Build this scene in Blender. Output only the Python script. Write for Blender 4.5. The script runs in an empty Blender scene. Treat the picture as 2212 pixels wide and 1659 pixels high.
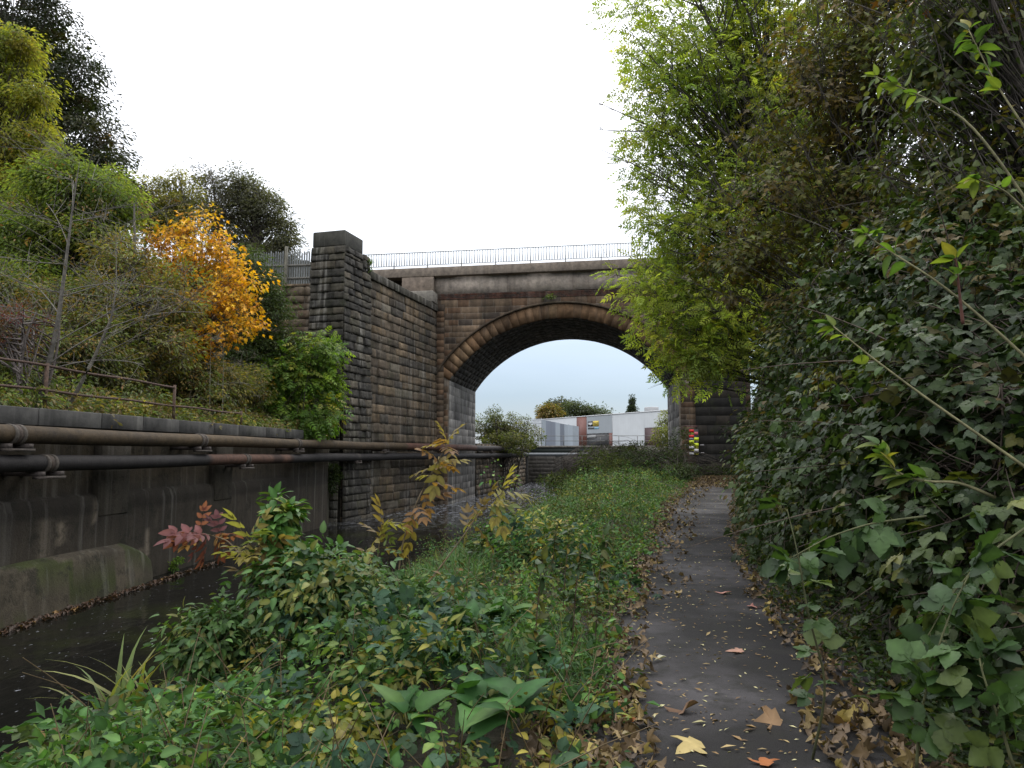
import bpy, math
import numpy as np
C = bpy.context.scene
COL = C.collection
rng = np.random.default_rng(7)
V = lambda *a: np.array(a, float)

# ------------------------------------------------------------------ camera
PITCH, YAW, FPX, IW, IH = math.radians(5.31), math.radians(7.63), 1597.0, 2212.0, 1659.0
EYE = V(0, 0, 1.6)
cd = bpy.data.cameras.new('camera')
cd.sensor_width = 36.0
cd.lens = FPX / IW * 36.0
cd.clip_start, cd.clip_end = 0.05, 6000
cam = bpy.data.objects.new('camera', cd)
cam.location = EYE
cam.rotation_euler = (math.pi / 2 + PITCH, 0, YAW)
COL.objects.link(cam)
C.camera = cam

# ------------------------------------------------------------------ sky and sun
SUN_EL, SUN_AZ = math.radians(52), math.radians(20)      # azimuth from +Y towards +X
w = bpy.data.worlds.new('World')
C.world = w
w.use_nodes = True
nt = w.node_tree
nt.nodes.clear()
def wn(t, **k):
    n = nt.nodes.new(t)
    for a, b in k.items():
        setattr(n, a, b)
    return n
wo = wn('ShaderNodeOutputWorld')
sky = wn('ShaderNodeTexSky', sky_type='NISHITA', sun_disc=False, sun_elevation=SUN_EL, sun_rotation=SUN_AZ)
b1 = wn('ShaderNodeBackground'); b1.inputs[1].default_value = 0.05
nt.links.new(sky.outputs[0], b1.inputs[0])
tc = wn('ShaderNodeTexCoord'); sx = wn('ShaderNodeSeparateXYZ')
nt.links.new(tc.outputs['Generated'], sx.inputs[0])
cr = wn('ShaderNodeValToRGB')                             # cloud cover: pale blue low down, white above
el = cr.color_ramp.elements
el[0].position, el[0].color = 0.0, (.20, .27, .38, 1)
el[1].position, el[1].color = 1.0, (2.6, 2.6, 2.64, 1)
for p, c in ((.07, (.24, .33, .46, 1)), (.15, (.48, .56, .68, 1)), (.24, (1.1, 1.11, 1.14, 1)), (.45, (1.9, 1.9, 1.94, 1))):
    e = el.new(p); e.color = c
nz = wn('ShaderNodeTexNoise'); nz.inputs['Scale'].default_value = 3.0; nz.inputs['Detail'].default_value = 4
mp = wn('ShaderNodeMapping'); mp.inputs['Scale'].default_value = (1, 1, 4)
nt.links.new(tc.outputs['Generated'], mp.inputs[0]); nt.links.new(mp.outputs[0], nz.inputs['Vector'])
ma = wn('ShaderNodeMath', operation='MULTIPLY_ADD'); ma.inputs[1].default_value = .06; 
nt.links.new(nz.outputs[0], ma.inputs[0])
sb = wn('ShaderNodeMath', operation='SUBTRACT'); sb.inputs[1].default_value = .03
nt.links.new(sx.outputs[2], sb.inputs[0]); nt.links.new(sb.outputs[0], ma.inputs[2])
nt.links.new(ma.outputs[0], cr.inputs[0])
b2 = wn('ShaderNodeBackground'); b2.inputs[1].default_value = 1.0
nt.links.new(cr.outputs[0], b2.inputs[0])
ad = wn('ShaderNodeAddShader')
nt.links.new(b1.outputs[0], ad.inputs[0]); nt.links.new(b2.outputs[0], ad.inputs[1]); nt.links.new(ad.outputs[0], wo.inputs[0])
sl = bpy.data.lights.new('sun', 'SUN'); sl.energy = 1.1; sl.angle = math.radians(20); sl.color = (1, .96, .9)
so = bpy.data.objects.new('sun', sl); COL.objects.link(so)
so.rotation_euler = (math.pi / 2 - SUN_EL, 0, math.pi - SUN_AZ)   # light travels from ahead of the camera
C.view_settings.view_transform = 'Standard'; C.view_settings.look = 'None'
C.view_settings.exposure = 0.0; C.view_settings.gamma = 1.0
cy = C.cycles
cy.max_bounces, cy.diffuse_bounces, cy.glossy_bounces, cy.transmission_bounces, cy.transparent_max_bounces = 6, 3, 3, 4, 4
cy.use_denoising = True
cy.sample_clamp_indirect = 4.0
try: cy.denoiser = 'OPENIMAGEDENOISE'
except Exception: pass

# ------------------------------------------------------------------ helpers
cp, sp_, cyw, syw = math.cos(PITCH), math.sin(PITCH), math.cos(YAW), math.sin(YAW)
FW = V(-syw * cp, cyw * cp, sp_); RT = V(cyw, syw, 0); UP = np.cross(RT, FW)
def ray(x, y): return FW + RT * (x - IW / 2) / FPX - UP * (y - IH / 2) / FPX
def P(x, y, Y):                                            # the point of the place seen at x, y, at distance Y along the river
    d = ray(x, y); return EYE + d * Y / d[1]
def nrm(a):
    return a / np.maximum(np.linalg.norm(a, axis=-1, keepdims=True), 1e-9)
def hsh(a, s=0.0): return np.modf(np.abs(np.sin(a * 12.9898 + s * 78.233) * 43758.5453))[0]
_ph = np.random.default_rng(99).uniform(0, 6.28, (12, 2)); _fq = np.random.default_rng(98).normal(0, 1, (12, 2))
def wob(x, y, s=1.0):                                      # smooth wobble, about -1..1
    x = np.asarray(x, float) * s; y = np.asarray(y, float) * s; r = 0
    for k in range(8):
        r = r + np.sin(_fq[k, 0] * x * (1 + .35 * k) + _fq[k, 1] * y * (1 + .35 * k) + _ph[k, 0]) / (1 + .4 * k)
    return r / 3.0

def xw(Y):                                                 # face of the wall along the far bank
    Y = np.asarray(Y, float)
    return np.where(Y < 31.5, -10.35 - .055 * Y, np.interp(Y, [31.5, 32, 44, 52.8, 68, 95], [-12.08, -12.3, -10.6, -9.75, -8.5, -8.5]))
PLY = [-30, 4, 8.3, 12, 17, 23.6, 30, 36, 42.6, 48, 60]
def pl(Y): return np.interp(Y, PLY, [-.2, -.15, .04, .36, .88, 1.6, 2.6, 3.6, 4.7, 8.0, 12])
def pr(Y): return np.interp(Y, PLY, [1.6, 1.6, 1.66, 2.05, 2.75, 3.8, 4.9, 6.0, 7.1, 10, 14])
def bankx(Y): return np.interp(Y, [-30, 0, 5, 12, 20, 30, 45, 60, 95], [-5, -4.4, -4.5, -4.9, -5.0, -4.3, -3.2, -3.4, -3.8])
def ground(x, y):
    x = np.asarray(x, float); y = np.asarray(y, float)
    b = bankx(y); wd = np.interp(y, [4, 10, 16, 30, 60], [2.0, 2.6, 3.4, 3.2, 2.4]); top = b + wd
    far = np.clip((y - 56) / 14, 0, 1)
    base = 2.1 * far + .25 * np.clip((y - 30) / 12, 0, 1) * (1 - far)
    h = base + .06 * wob(x, y, .6) * np.clip((pl(y) - .3 - x) / 1.0, 0, 1)
    rb = np.clip(x - pr(y) - .5, 0, 30)
    h = h + np.minimum(rb * .6, 4.6) * (1 - far)
    emb = np.clip((x - 8.2) / 4, 0, 1) * np.clip((y - 41) / 3, 0, 1) * np.clip((56 - y) / 3, 0, 1)
    h = h + (12.2 - h) * emb
    t = np.clip((top - x) / wd, 0, 1); t = .45 * t * t * (3 - 2 * t) + .55 * t
    h = h * (1 - t) + t * -1.62
    h = np.where(x < b - .3, np.maximum(h - (b - .3 - x) * .4, -2.3), h)
    dx = xw(y) - x                                         # behind the far wall
    lb = 2.3 + np.interp(dx, [0, 1.2, 5, 12, 22, 60], [0, .15, 1.4, 4.6, 8.5, 9.0]) * np.clip((50 - y) / 10, 0, 1) * np.clip((400 + y) / 100, 0, 1)
    lb = np.maximum(lb, np.where((y > 37.8) & (y < 55) & (dx > 1.5), np.clip(2.3 + (dx - 1.5) * 3, 0, 12.1), 0))
    h = np.where(dx > .28, lb + .1 * wob(x, y, .5), h)
    return np.where(y > 95, 2.1, h)

class MB:
    def __init__(s): s.v, s.f, s.c, s.n = [], {3: [], 4: []}, [], 0
    def add(s, v, f, c=(.5, .5, .5)):
        v = np.asarray(v, float).reshape(-1, 3)
        c = np.asarray(c, float)
        if c.ndim == 1: c = np.tile(c, (len(v), 1))
        for q in (f if isinstance(f, (list, tuple)) else [f]):
            q = np.asarray(q, int)
            if len(q): s.f[q.shape[1]].append(q + s.n)
        s.v.append(v); s.c.append(c); s.n += len(v)
    def build(s, name, mat, parent=None, smooth=False, origin=None):
        v = np.concatenate(s.v); c = np.concatenate(s.c)
        me = bpy.data.meshes.new(name)
        o = bpy.data.objects.new(name, me)
        org = ORG[parent.name] if parent is not None else (V(0, 0, 0) if origin is None else np.asarray(origin, float))
        ORG[o.name] = org
        if parent is not None: o.parent = parent
        else: o.location = org
        v = v - org
        f3 = np.concatenate(s.f[3]) if s.f[3] else np.zeros((0, 3), int)
        f4 = np.concatenate(s.f[4]) if s.f[4] else np.zeros((0, 4), int)
        loops = np.concatenate([f3.ravel(), f4.ravel()]).astype(np.int32)
        st = np.concatenate([np.arange(len(f3)) * 3, len(f3) * 3 + np.arange(len(f4)) * 4]).astype(np.int32)
        me.vertices.add(len(v)); me.loops.add(len(loops)); me.polygons.add(len(st))
        me.vertices.foreach_set('co', v.astype(np.float32).ravel())
        me.loops.foreach_set('vertex_index', loops)
        me.polygons.foreach_set('loop_start', st)
        me.update(calc_edges=True)
        if smooth: me.polygons.foreach_set('use_smooth', np.ones(len(st), bool))
        a = me.color_attributes.new('Col', 'FLOAT_COLOR', 'POINT')
        a.data.foreach_set('color', np.concatenate([c, np.ones((len(c), 1))], 1).astype(np.float32).ravel())
        me.materials.append(mat)
        COL.objects.link(o)
        return o
ORG = {}
def tag(o, label=None, cat=None, group=None, kind=None):
    if label: o['label'] = label
    if cat: o['category'] = cat
    if group: o['group'] = group
    if kind: o['kind'] = kind
    return o
def thing(name, label, cat, loc, group=None):
    o = bpy.data.objects.new(name, None); COL.objects.link(o)
    o.location = loc; o.empty_display_size = .2; ORG[o.name] = np.asarray(loc, float)
    return tag(o, label, cat, group)

def box(mb, lo, hi, c=(.5, .5, .5), M=None):
    (a, b, d), (e, f, g) = lo, hi
    v = V(a, b, d, e, b, d, e, f, d, a, f, d, a, b, g, e, b, g, e, f, g, a, f, g).reshape(8, 3)
    if M is not None: v = M(v)
    mb.add(v, np.array([[0, 3, 2, 1], [4, 5, 6, 7], [0, 1, 5, 4], [1, 2, 6, 5], [2, 3, 7, 6], [3, 0, 4, 7]]), c)
def bevbox(mb, lo, hi, b=.02, c=(.5, .5, .5), M=None):     # box with chamfered edges
    lo = np.asarray(lo, float); hi = np.asarray(hi, float)
    vs, idx = [], {}
    for i in range(8):
        s = [(i >> k) & 1 for k in range(3)]
        for ax in range(3):
            p = [(hi[k] if s[k] else lo[k]) + (0 if k == ax else (-b if s[k] else b)) for k in range(3)]
            idx[i, ax] = len(vs); vs.append(p)
    q, t = [], []
    for ax in range(3):
        u, v_ = (ax + 1) % 3, (ax + 2) % 3
        for sgn in (0, 1):
            L = [sgn << ax | a << u | d << v_ for a, d in ((0, 0), (1, 0), (1, 1), (0, 1))]
            L = L if sgn else L[::-1]
            q.append([idx[i, ax] for i in L])
    for ax in range(3):
        u, v_ = (ax + 1) % 3, (ax + 2) % 3
        for a in (0, 1):
            for d in (0, 1):
                i0 = a << u | d << v_; i1 = i0 | 1 << ax
                r = [idx[i0, u], idx[i1, u], idx[i1, v_], idx[i0, v_]]
                q.append(r if a != d else r[::-1])
    for i in range(8):
        t.append([idx[i, 0], idx[i, 1], idx[i, 2]])
    v = np.array(vs)
    if M is not None: v = M(v)
    mb.add(v, [np.array(q), np.array(t)], c)
def bez(mb, p0, p1, p2, r0, r1, c, nseg=5, sides=5):       # N tapered tubes along quadratic curves
    p0, p1, p2 = (np.atleast_2d(np.asarray(a, float)) for a in (p0, p1, p2))
    n = len(p0); r0 = np.broadcast_to(np.asarray(r0, float), n); r1 = np.broadcast_to(np.asarray(r1, float), n)
    t = np.linspace(0, 1, nseg + 1)[None, :, None]
    a = (1 - t) ** 2 * p0[:, None] + 2 * t * (1 - t) * p1[:, None] + t * t * p2[:, None]
    tg = nrm(2 * (1 - t) * (p1 - p0)[:, None] + 2 * t * (p2 - p1)[:, None] + 1e-9)
    ref = np.where(np.abs(tg[..., 2:3]) > .9, V(1, 0, 0), V(0, 0, 1))
    s = nrm(np.cross(tg, ref)); u = np.cross(s, tg)
    r = (r0[:, None] * (1 - t[..., 0]) + r1[:, None] * t[..., 0])[..., None, None]
    th = np.arange(sides) / sides * 2 * math.pi
    vv = a[:, :, None] + r * (np.cos(th)[:, None] * s[:, :, None] + np.sin(th)[:, None] * u[:, :, None])
    k = np.arange(sides); k2 = (k + 1) % sides; j = np.arange(nseg)[:, None] * sides
    f = np.stack([j + k, j + k2, j + sides + k2, j + sides + k], -1).reshape(-1, 4)
    m = (nseg + 1) * sides
    F = (f[None] + np.arange(n)[:, None, None] * m).reshape(-1, 4)
    c = np.asarray(c, float)
    if c.ndim == 2: c = np.repeat(c, m, 0)
    mb.add(vv.reshape(-1, 3), F, c)
def tube(mb, pts, r, c, sides=10, cap=True):               # one tube through the points
    p = np.asarray(pts, float); n = len(p); r = np.broadcast_to(np.asarray(r, float), n)
    tg = nrm(np.gradient(p, axis=0))
    ref = np.where(np.abs(tg[:, 2:3]) > .9, V(1, 0, 0), V(0, 0, 1))
    s = nrm(np.cross(tg, ref)); u = np.cross(s, tg); th = np.arange(sides) / sides * 2 * math.pi
    v = p[:, None] + r[:, None, None] * (np.cos(th)[None, :, None] * s[:, None] + np.sin(th)[None, :, None] * u[:, None])
    k = np.arange(sides); k2 = (k + 1) % sides; j = np.arange(n - 1)[:, None] * sides
    f = np.stack([j + k, j + k2, j + sides + k2, j + sides + k], -1).reshape(-1, 4)
    c = np.asarray(c, float)
    v = v.reshape(-1, 3); cc = np.repeat(c, sides, 0) if c.ndim == 2 else np.tile(c, (len(v), 1))
    fs = [f]
    if cap:
        v = np.concatenate([v, p[:1], p[-1:]]); cc = np.concatenate([cc, cc[:1], cc[-1:]])
        e = n * sides
        fs.append(np.concatenate([np.stack([k2, k, k * 0 + e], -1), np.stack([(n - 1) * sides + k, (n - 1) * sides + k2, k * 0 + e + 1], -1)]))
    mb.add(v, fs, cc)

# ------------------------------------------------------------------ materials
def mat(name, build):
    m = bpy.data.materials.new(name); m.use_nodes = True
    t = m.node_tree; t.nodes.clear()
    out = t.nodes.new('ShaderNodeOutputMaterial')
    def N(ty, ins=None, **k):
        n = t.nodes.new(ty)
        for a, b in k.items(): setattr(n, a, b)
        for a, b in (ins or {}).items():
            if hasattr(b, 'outputs'): b = b.outputs[0]
            if isinstance(b, bpy.types.NodeSocket): t.links.new(b, n.inputs[a])
            else: n.inputs[a].default_value = b
        return n
    t.links.new(build(N).outputs[0], out.inputs[0])
    return m
def mixc(N, fac, a, b, mode='MIX'):
    n = N('ShaderNodeMix', data_type='RGBA', blend_type=mode)
    t = n.id_data
    for i, v in ((0, fac), (6, a), (7, b)):
        if hasattr(v, 'outputs'): v = v.outputs[2] if v.bl_idname == 'ShaderNodeMix' else v.outputs[0]
        if isinstance(v, bpy.types.NodeSocket): t.links.new(v, n.inputs[i])
        else: n.inputs[i].default_value = v if i == 0 else (*v, 1) if len(v) == 3 else v
    return n
def mo(n): return n.outputs[2] if n.bl_idname == 'ShaderNodeMix' else n.outputs[0]
def ramp(N, src, a, b, ca=(0, 0, 0), cb=(1, 1, 1)):
    r = N('ShaderNodeValToRGB', {0: src}); e = r.color_ramp.elements
    e[0].position, e[0].color = a, (*ca, 1); e[1].position, e[1].color = b, (*cb, 1)
    return r
def vec(N, scale=(1, 1, 1)):
    g = N('ShaderNodeNewGeometry')
    return N('ShaderNodeMapping', {0: g.outputs['Position'], 'Scale': scale})
def noise(N, scale, detail=5, sc=(1, 1, 1), rough=.6):
    return N('ShaderNodeTexNoise', {'Vector': vec(N, sc), 'Scale': scale, 'Detail': detail, 'Roughness': rough})
def attr(N): return N('ShaderNodeAttribute', attribute_name='Col')
def leaf(name, trans=.38, rough=.45, spec=.25, sat=1.0):
    def b(N):
        a = attr(N); n = noise(N, 9.0, 3)
        c = mixc(N, 1.0, a, ramp(N, n, .25, .75, (.72, .72, .72), (1.2, 1.2, 1.2)), 'MULTIPLY')
        p = N('ShaderNodeBsdfPrincipled', {'Base Color': mo(c), 'Roughness': rough, 'Specular IOR Level': spec})
        tr = N('ShaderNodeBsdfTranslucent', {'Color': mo(mixc(N, 1.0, c, (1.35, 1.45, .55), 'MULTIPLY'))})
        return N('ShaderNodeMixShader', {0: trans, 1: p, 2: tr})
    return mat(name, b)
def rough_mat(name, streak=.5, bump=.4, moss=.25, rough=.9, nscale=3.0, lime=0.0, mosscol=(.05, .06, .02)):
    def b(N):
        a = attr(N)
        n1 = noise(N, nscale, 8, rough=.7)
        c = mixc(N, 1.0, a, ramp(N, n1, .25, .75, (.45, .45, .47), (1.45, 1.4, 1.35)), 'MULTIPLY')
        n2 = noise(N, 1.0, 6, (2.6, 2.6, .16))
        c = mixc(N, 1.0, c, ramp(N, n2, .35, .7, (1 - streak,) * 3, (1 + streak * .35,) * 3), 'MULTIPLY')
        n3 = noise(N, 2.2 if moss > .6 else .9, 8, rough=.8)
        c = mixc(N, ramp(N, n3, .47 if moss > .6 else .52, .60 if moss > .6 else .68, (0, 0, 0), (moss,) * 3), c, mosscol)
        if lime:
            n4 = noise(N, 1.0, 5, (3.2, 3.2, .12))
            c = mixc(N, ramp(N, n4, .55, .72, (0, 0, 0), (lime,) * 3), c, (.42, .40, .36))
        n5 = noise(N, 22, 8, rough=.75)
        bp = N('ShaderNodeBump', {'Strength': bump, 'Distance': .03, 'Height': n5})
        return N('ShaderNodeBsdfPrincipled', {'Base Color': mo(c), 'Roughness': rough, 'Normal': bp, 'Specular IOR Level': .25})
    return mat(name, b)
def plain(name, rough=.6, metal=0.0, var=.25, nscale=6.0, bump=.15):
    def b(N):
        a = attr(N); n = noise(N, nscale, 6)
        c = mixc(N, 1.0, a, ramp(N, n, .3, .7, (1 - var,) * 3, (1 + var,) * 3), 'MULTIPLY')
        bp = N('ShaderNodeBump', {'Strength': bump, 'Distance': .01, 'Height': n})
        return N('ShaderNodeBsdfPrincipled', {'Base Color': mo(c), 'Roughness': rough, 'Metallic': metal, 'Normal': bp})
    return mat(name, b)
M = {}
M['leaf'] = leaf('leaf')
M['leaf_gloss'] = leaf('glossy_leaf', .28, .45, .22)
M['leaf_thin'] = leaf('thin_leaf', .5, .5, .25)
M['grass'] = leaf('grass_blade', .35, .5, .3)
M['cover'] = leaf('cover_leaf', .3, .5, .12)
M['lime_leaf'] = leaf('lime_leaf', .58, .5, .2)
M['dead'] = leaf('dead_leaf', .12, .6, .3)
M['bark'] = plain('bark', .9, 0, .45, 14, .6)
M['stone'] = rough_mat('rock_faced_stone', .5, 1.0, .35, .92, 3.4, .42)
M['blackstone'] = rough_mat('dark_stone', .4, .6, .3, .92, 3.0, 0.0)  # very dark stone without lime runs
M['ashlar'] = rough_mat('orange_sandstone', .55, .35, .12, .9, 2.2, .06)
M['barrel'] = rough_mat('lime_stained_stone', .5, .4, .1, .9, 2.0, .75)
M['deckcon'] = rough_mat('weathered_concrete', .22, .3, .15, .9, 3.5, .12)
M['wallcon'] = rough_mat('stained_river_wall_concrete', .28, .8, .8, .88, 2.2, .16, (.012, .012, .008))
M['metal'] = plain('grey_painted_steel', .5, .2)
M['pipe'] = rough_mat('rusty_pipe_paint', .2, .5, .5, .75, 6.0, 0.0, (.012, .011, .011))
M['rust'] = plain('rusty_iron', .85, 0, .5, 20, .4)
M['wood'] = plain('grey_timber', .9, 0, .35, 10, .4)
M['paint'] = plain('flat_paint', .5, 0, .05, 3, .02)
M['cladding'] = plain('profiled_cladding', .45, 0, .06, .4, .0)
def soil(N):
    n = noise(N, 1.2, 10, rough=.7); n2 = noise(N, 18, 6)
    c = ramp(N, n, .3, .7, (.012, .009, .006), (.034, .028, .016))
    c = mixc(N, ramp(N, n2, .4, .7, (0, 0, 0), (.6, .6, .6)), c, (.028, .034, .012))
    return N('ShaderNodeBsdfPrincipled', {'Base Color': mo(c), 'Roughness': .95, 'Normal': N('ShaderNodeBump', {'Strength': .8, 'Distance': .05, 'Height': n2})})
M['soil'] = mat('dark_soil', soil)
def asphalt(N):
    n = noise(N, .55, 5, rough=.5); n2 = noise(N, 140, 4); n3 = noise(N, 5, 8, rough=.7)
    c = ramp(N, n, .45, .60, (.010, .0092, .0092), (.050, .046, .048))  # lighter patches: wet sheen painted into the asphalt colour
    c = mixc(N, 1.0, c, ramp(N, n2, .3, .75, (.7, .7, .7), (1.35, 1.35, 1.35)), 'MULTIPLY')
    c = mixc(N, ramp(N, n3, .48, .62, (0, 0, 0), (.75, .75, .75)), c, (.012, .0115, .009))
    vo = N('ShaderNodeTexVoronoi', {'Vector': vec(N, (1, 1, 1)), 'Scale': .55}, feature='DISTANCE_TO_EDGE')
    n4 = noise(N, .5, 3)
    c = mixc(N, N('ShaderNodeMath', {0: ramp(N, vo, .004, .012, (1, 1, 1), (0, 0, 0)), 1: ramp(N, n4, .5, .6)}, operation='MULTIPLY'), c, (.006, .006, .005))
    return N('ShaderNodeBsdfPrincipled', {'Base Color': mo(c), 'Roughness': ramp(N, n, .3, .7, (.85, .85, .85), (.6, .6, .6)), 'Specular IOR Level': .22, 'Normal': N('ShaderNodeBump', {'Strength': .5, 'Distance': .01, 'Height': n2})})
M['asphalt'] = mat('sheen_painted_damp_asphalt', asphalt)
def waterm(N):
    n = noise(N, 3.0, 3, (1.0, .45, 1), .5); n2 = noise(N, .25, 4)
    fast = ramp(N, N('ShaderNodeSeparateXYZ', {0: vec(N, (1, .02, 1)).outputs[0]}).outputs[1], .56, .85)
    h = N('ShaderNodeBump', {'Strength': .35, 'Distance': .05, 'Height': n})
    c = ramp(N, n2, .5, .72, (.006, .006, .005), (.018, .022, .006))
    nf = noise(N, 5, 8, (1, .5, 1), .75)
    fl = ramp(N, noise(N, 13, 3, (1, .45, 1)), .67, .71, cb=(.5, .5, .5))  # sparse water highlights painted as white flecks, joined to the rapids' foam
    foam_glints = N('ShaderNodeMath', {0: N('ShaderNodeMath', {0: ramp(N, nf, .50, .64), 1: fast}, operation='MULTIPLY'), 1: fl}, operation='MAXIMUM')
    p = N('ShaderNodeBsdfPrincipled', {'Base Color': c.outputs[0], 'Roughness': .04, 'IOR': 1.25, 'Specular IOR Level': .3, 'Normal': h})
    d = N('ShaderNodeBsdfDiffuse', {'Color': (.32, .33, .36, 1)})
    return N('ShaderNodeMixShader', {0: foam_glints, 1: p, 2: d})
M['water'] = mat('dark_river_water', waterm)

# ------------------------------------------------------------------ leaf shapes
def t_simple(wd=.5, fold=.12, droop=.12):
    v = V(0, 0, 0, -wd / 2, .45, fold, 0, 1, -droop, wd / 2, .45, fold).reshape(4, 3)
    return v, np.array([[0, 2, 1], [0, 3, 2]]), V(1.1, .95, 1.0, .95)
def t_ovate(wd=.62, fold=.1, droop=.25, serr=0.0, st=(.14, .36, .6, .82), cor=0.0):
    v = [(0, 0, 0)]; c = [1.15]; f = []
    for i, t in enumerate(st):
        hw = wd / 2 * math.sin(math.pi * t ** .75) ** .8 * (1 + (serr if i % 2 else -serr))
        z = -droop * t * t; z2 = cor * (1 if i % 2 else -1)
        v += [(-hw, t - .02, z + z2 + fold * hw * 2), (0, t, z), (hw, t - .02, z + z2 + fold * hw * 2)]; c += [.92 + .1 * (i % 2) * (cor > 0), 1.25, .92 + .1 * (i % 2) * (cor > 0)]
    v.append((0, 1, -droop)); c.append(.95)
    n = len(st); f += [[0, 2, 1], [0, 3, 2]]
    for i in range(n - 1):
        a = 1 + 3 * i; b = a + 3
        for k in (0, 1): f += [[a + k, a + k + 1, b + k + 1], [a + k, b + k + 1, b + k]]
    a = 1 + 3 * (n - 1); e = len(v) - 1
    f += [[a, a + 1, e], [a + 1, a + 2, e]]
    return np.array(v, float), np.array(f), np.array(c)
def t_join(parts):
    v, f, c, n = [], [], [], 0
    for (pv, pf, pc), ang, sc, off, tilt in parts:
        q = pv * sc; ca, sa = math.cos(ang), math.sin(ang)
        q = np.stack([q[:, 0] * ca + q[:, 1] * sa, -q[:, 0] * sa + q[:, 1] * ca, q[:, 2] + tilt * np.linalg.norm(q[:, :2], axis=1)], 1) + np.asarray(off)
        v.append(q); f.append(pf + n); c.append(pc); n += len(q)
    return np.concatenate(v), np.concatenate(f), np.concatenate(c)
S, O = t_simple(.42), t_ovate()
OV = t_ovate(.86, .10, .25, .06, (.05, .12, .22, .32, .43, .54, .65, .76, .86, .94), .018)
TREF = t_join([(OV, 0, .62, (0, .38, 0), -.05), (OV, 1.25, .5, (.02, .34, 0), -.12), (OV, -1.25, .5, (-.02, .34, 0), -.12)])
TREF_S = t_join([(t_simple(.75), 0, .62, (0, .38, 0), -.05), (t_simple(.75), 1.25, .5, (.02, .34, 0), -.12), (t_simple(.75), -1.25, .5, (-.02, .34, 0), -.12)])
def pinn(n, lf, ln, droop):
    p = []
    for i in range(n):
        y = .2 + .62 * i / max(n - 1, 1)
        for s in (1, -1): p.append((lf, s * (1.05 - .12 * i), ln * (1 - .1 * abs(i - 1)), (0, y, -droop * y * y), -.15))
    p.append((lf, 0, ln * 1.1, (0, .84, -droop * .7), -.1))
    st = (V(-.012, 0, 0, .012, 0, 0, 0, .9, -droop * .8).reshape(3, 3), np.array([[0, 1, 2]]), V(.8, .8, .8))
    return t_join(p + [(st, 0, 1, (0, 0, 0), 0)])
ASH = pinn(4, t_simple(.34), .36, .35)
ELD = pinn(3, t_ovate(.5, .1, .25, 0, (.3, .65)), .42, .3)
ELD_N = pinn(3, t_ovate(.5, .12, .3, .04, (.12, .3, .5, .7, .86)), .42, .3)
def maple(curl=.12):
    pts = [(0, 0)]
    for a, L in ((-118, .42), (-95, .3), (-62, .72), (-38, .42), (0, 1.0), (38, .42), (62, .72), (95, .3), (118, .42)):
        a = math.radians(a)
        if L > .5:
            for da, k in ((-.19, .70), (-.1, .82), (0, 1), (.1, .82), (.19, .70)): pts.append((math.sin(a + da) * L * k, .3 + math.cos(a + da) * L * k * .75))
        else: pts.append((math.sin(a) * L * .75, .3 + math.cos(a) * L * .65))
    v = np.array([(0, .3, 0)] + [(x, y, 0) for x, y in pts], float)
    v[:, 2] = curl * (np.sin(v[:, 0] * 5) * .5 + np.abs(v[:, 0]) * .8) - curl * v[:, 1] ** 2
    n = len(v) - 1
    return v, np.array([[0, 1 + (i + 1) % n, 1 + i] for i in range(n)]), np.array([1.15] + [.92] * n)
MAP = maple()
MAPC = maple(.45)
def blade(bend, wd=.05, n=4):
    v, f, c = [], [], []
    for i in range(n + 1):
        t = i / n; hw = wd / 2 * (1 - t ** 1.6)
        y = t * math.cos(bend * t); z = -math.sin(bend * t) * t
        if i < n: v += [(-hw, y, z), (hw, y, z)]; c += [.7 + .4 * t] * 2
        else: v.append((0, y, z)); c.append(1.1)
    for i in range(n - 1): a = 2 * i; f += [[a, a + 1, a + 3], [a, a + 3, a + 2]]
    f.append([2 * n - 2, 2 * n - 1, 2 * n])
    return np.array(v, float), np.array(f), np.array(c)
BL = [blade(.5), blade(1.0), blade(1.6)]
DOCK = t_ovate(.62, .16, .8, .08, (.06, .18, .32, .48, .64, .8, .92))

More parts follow.
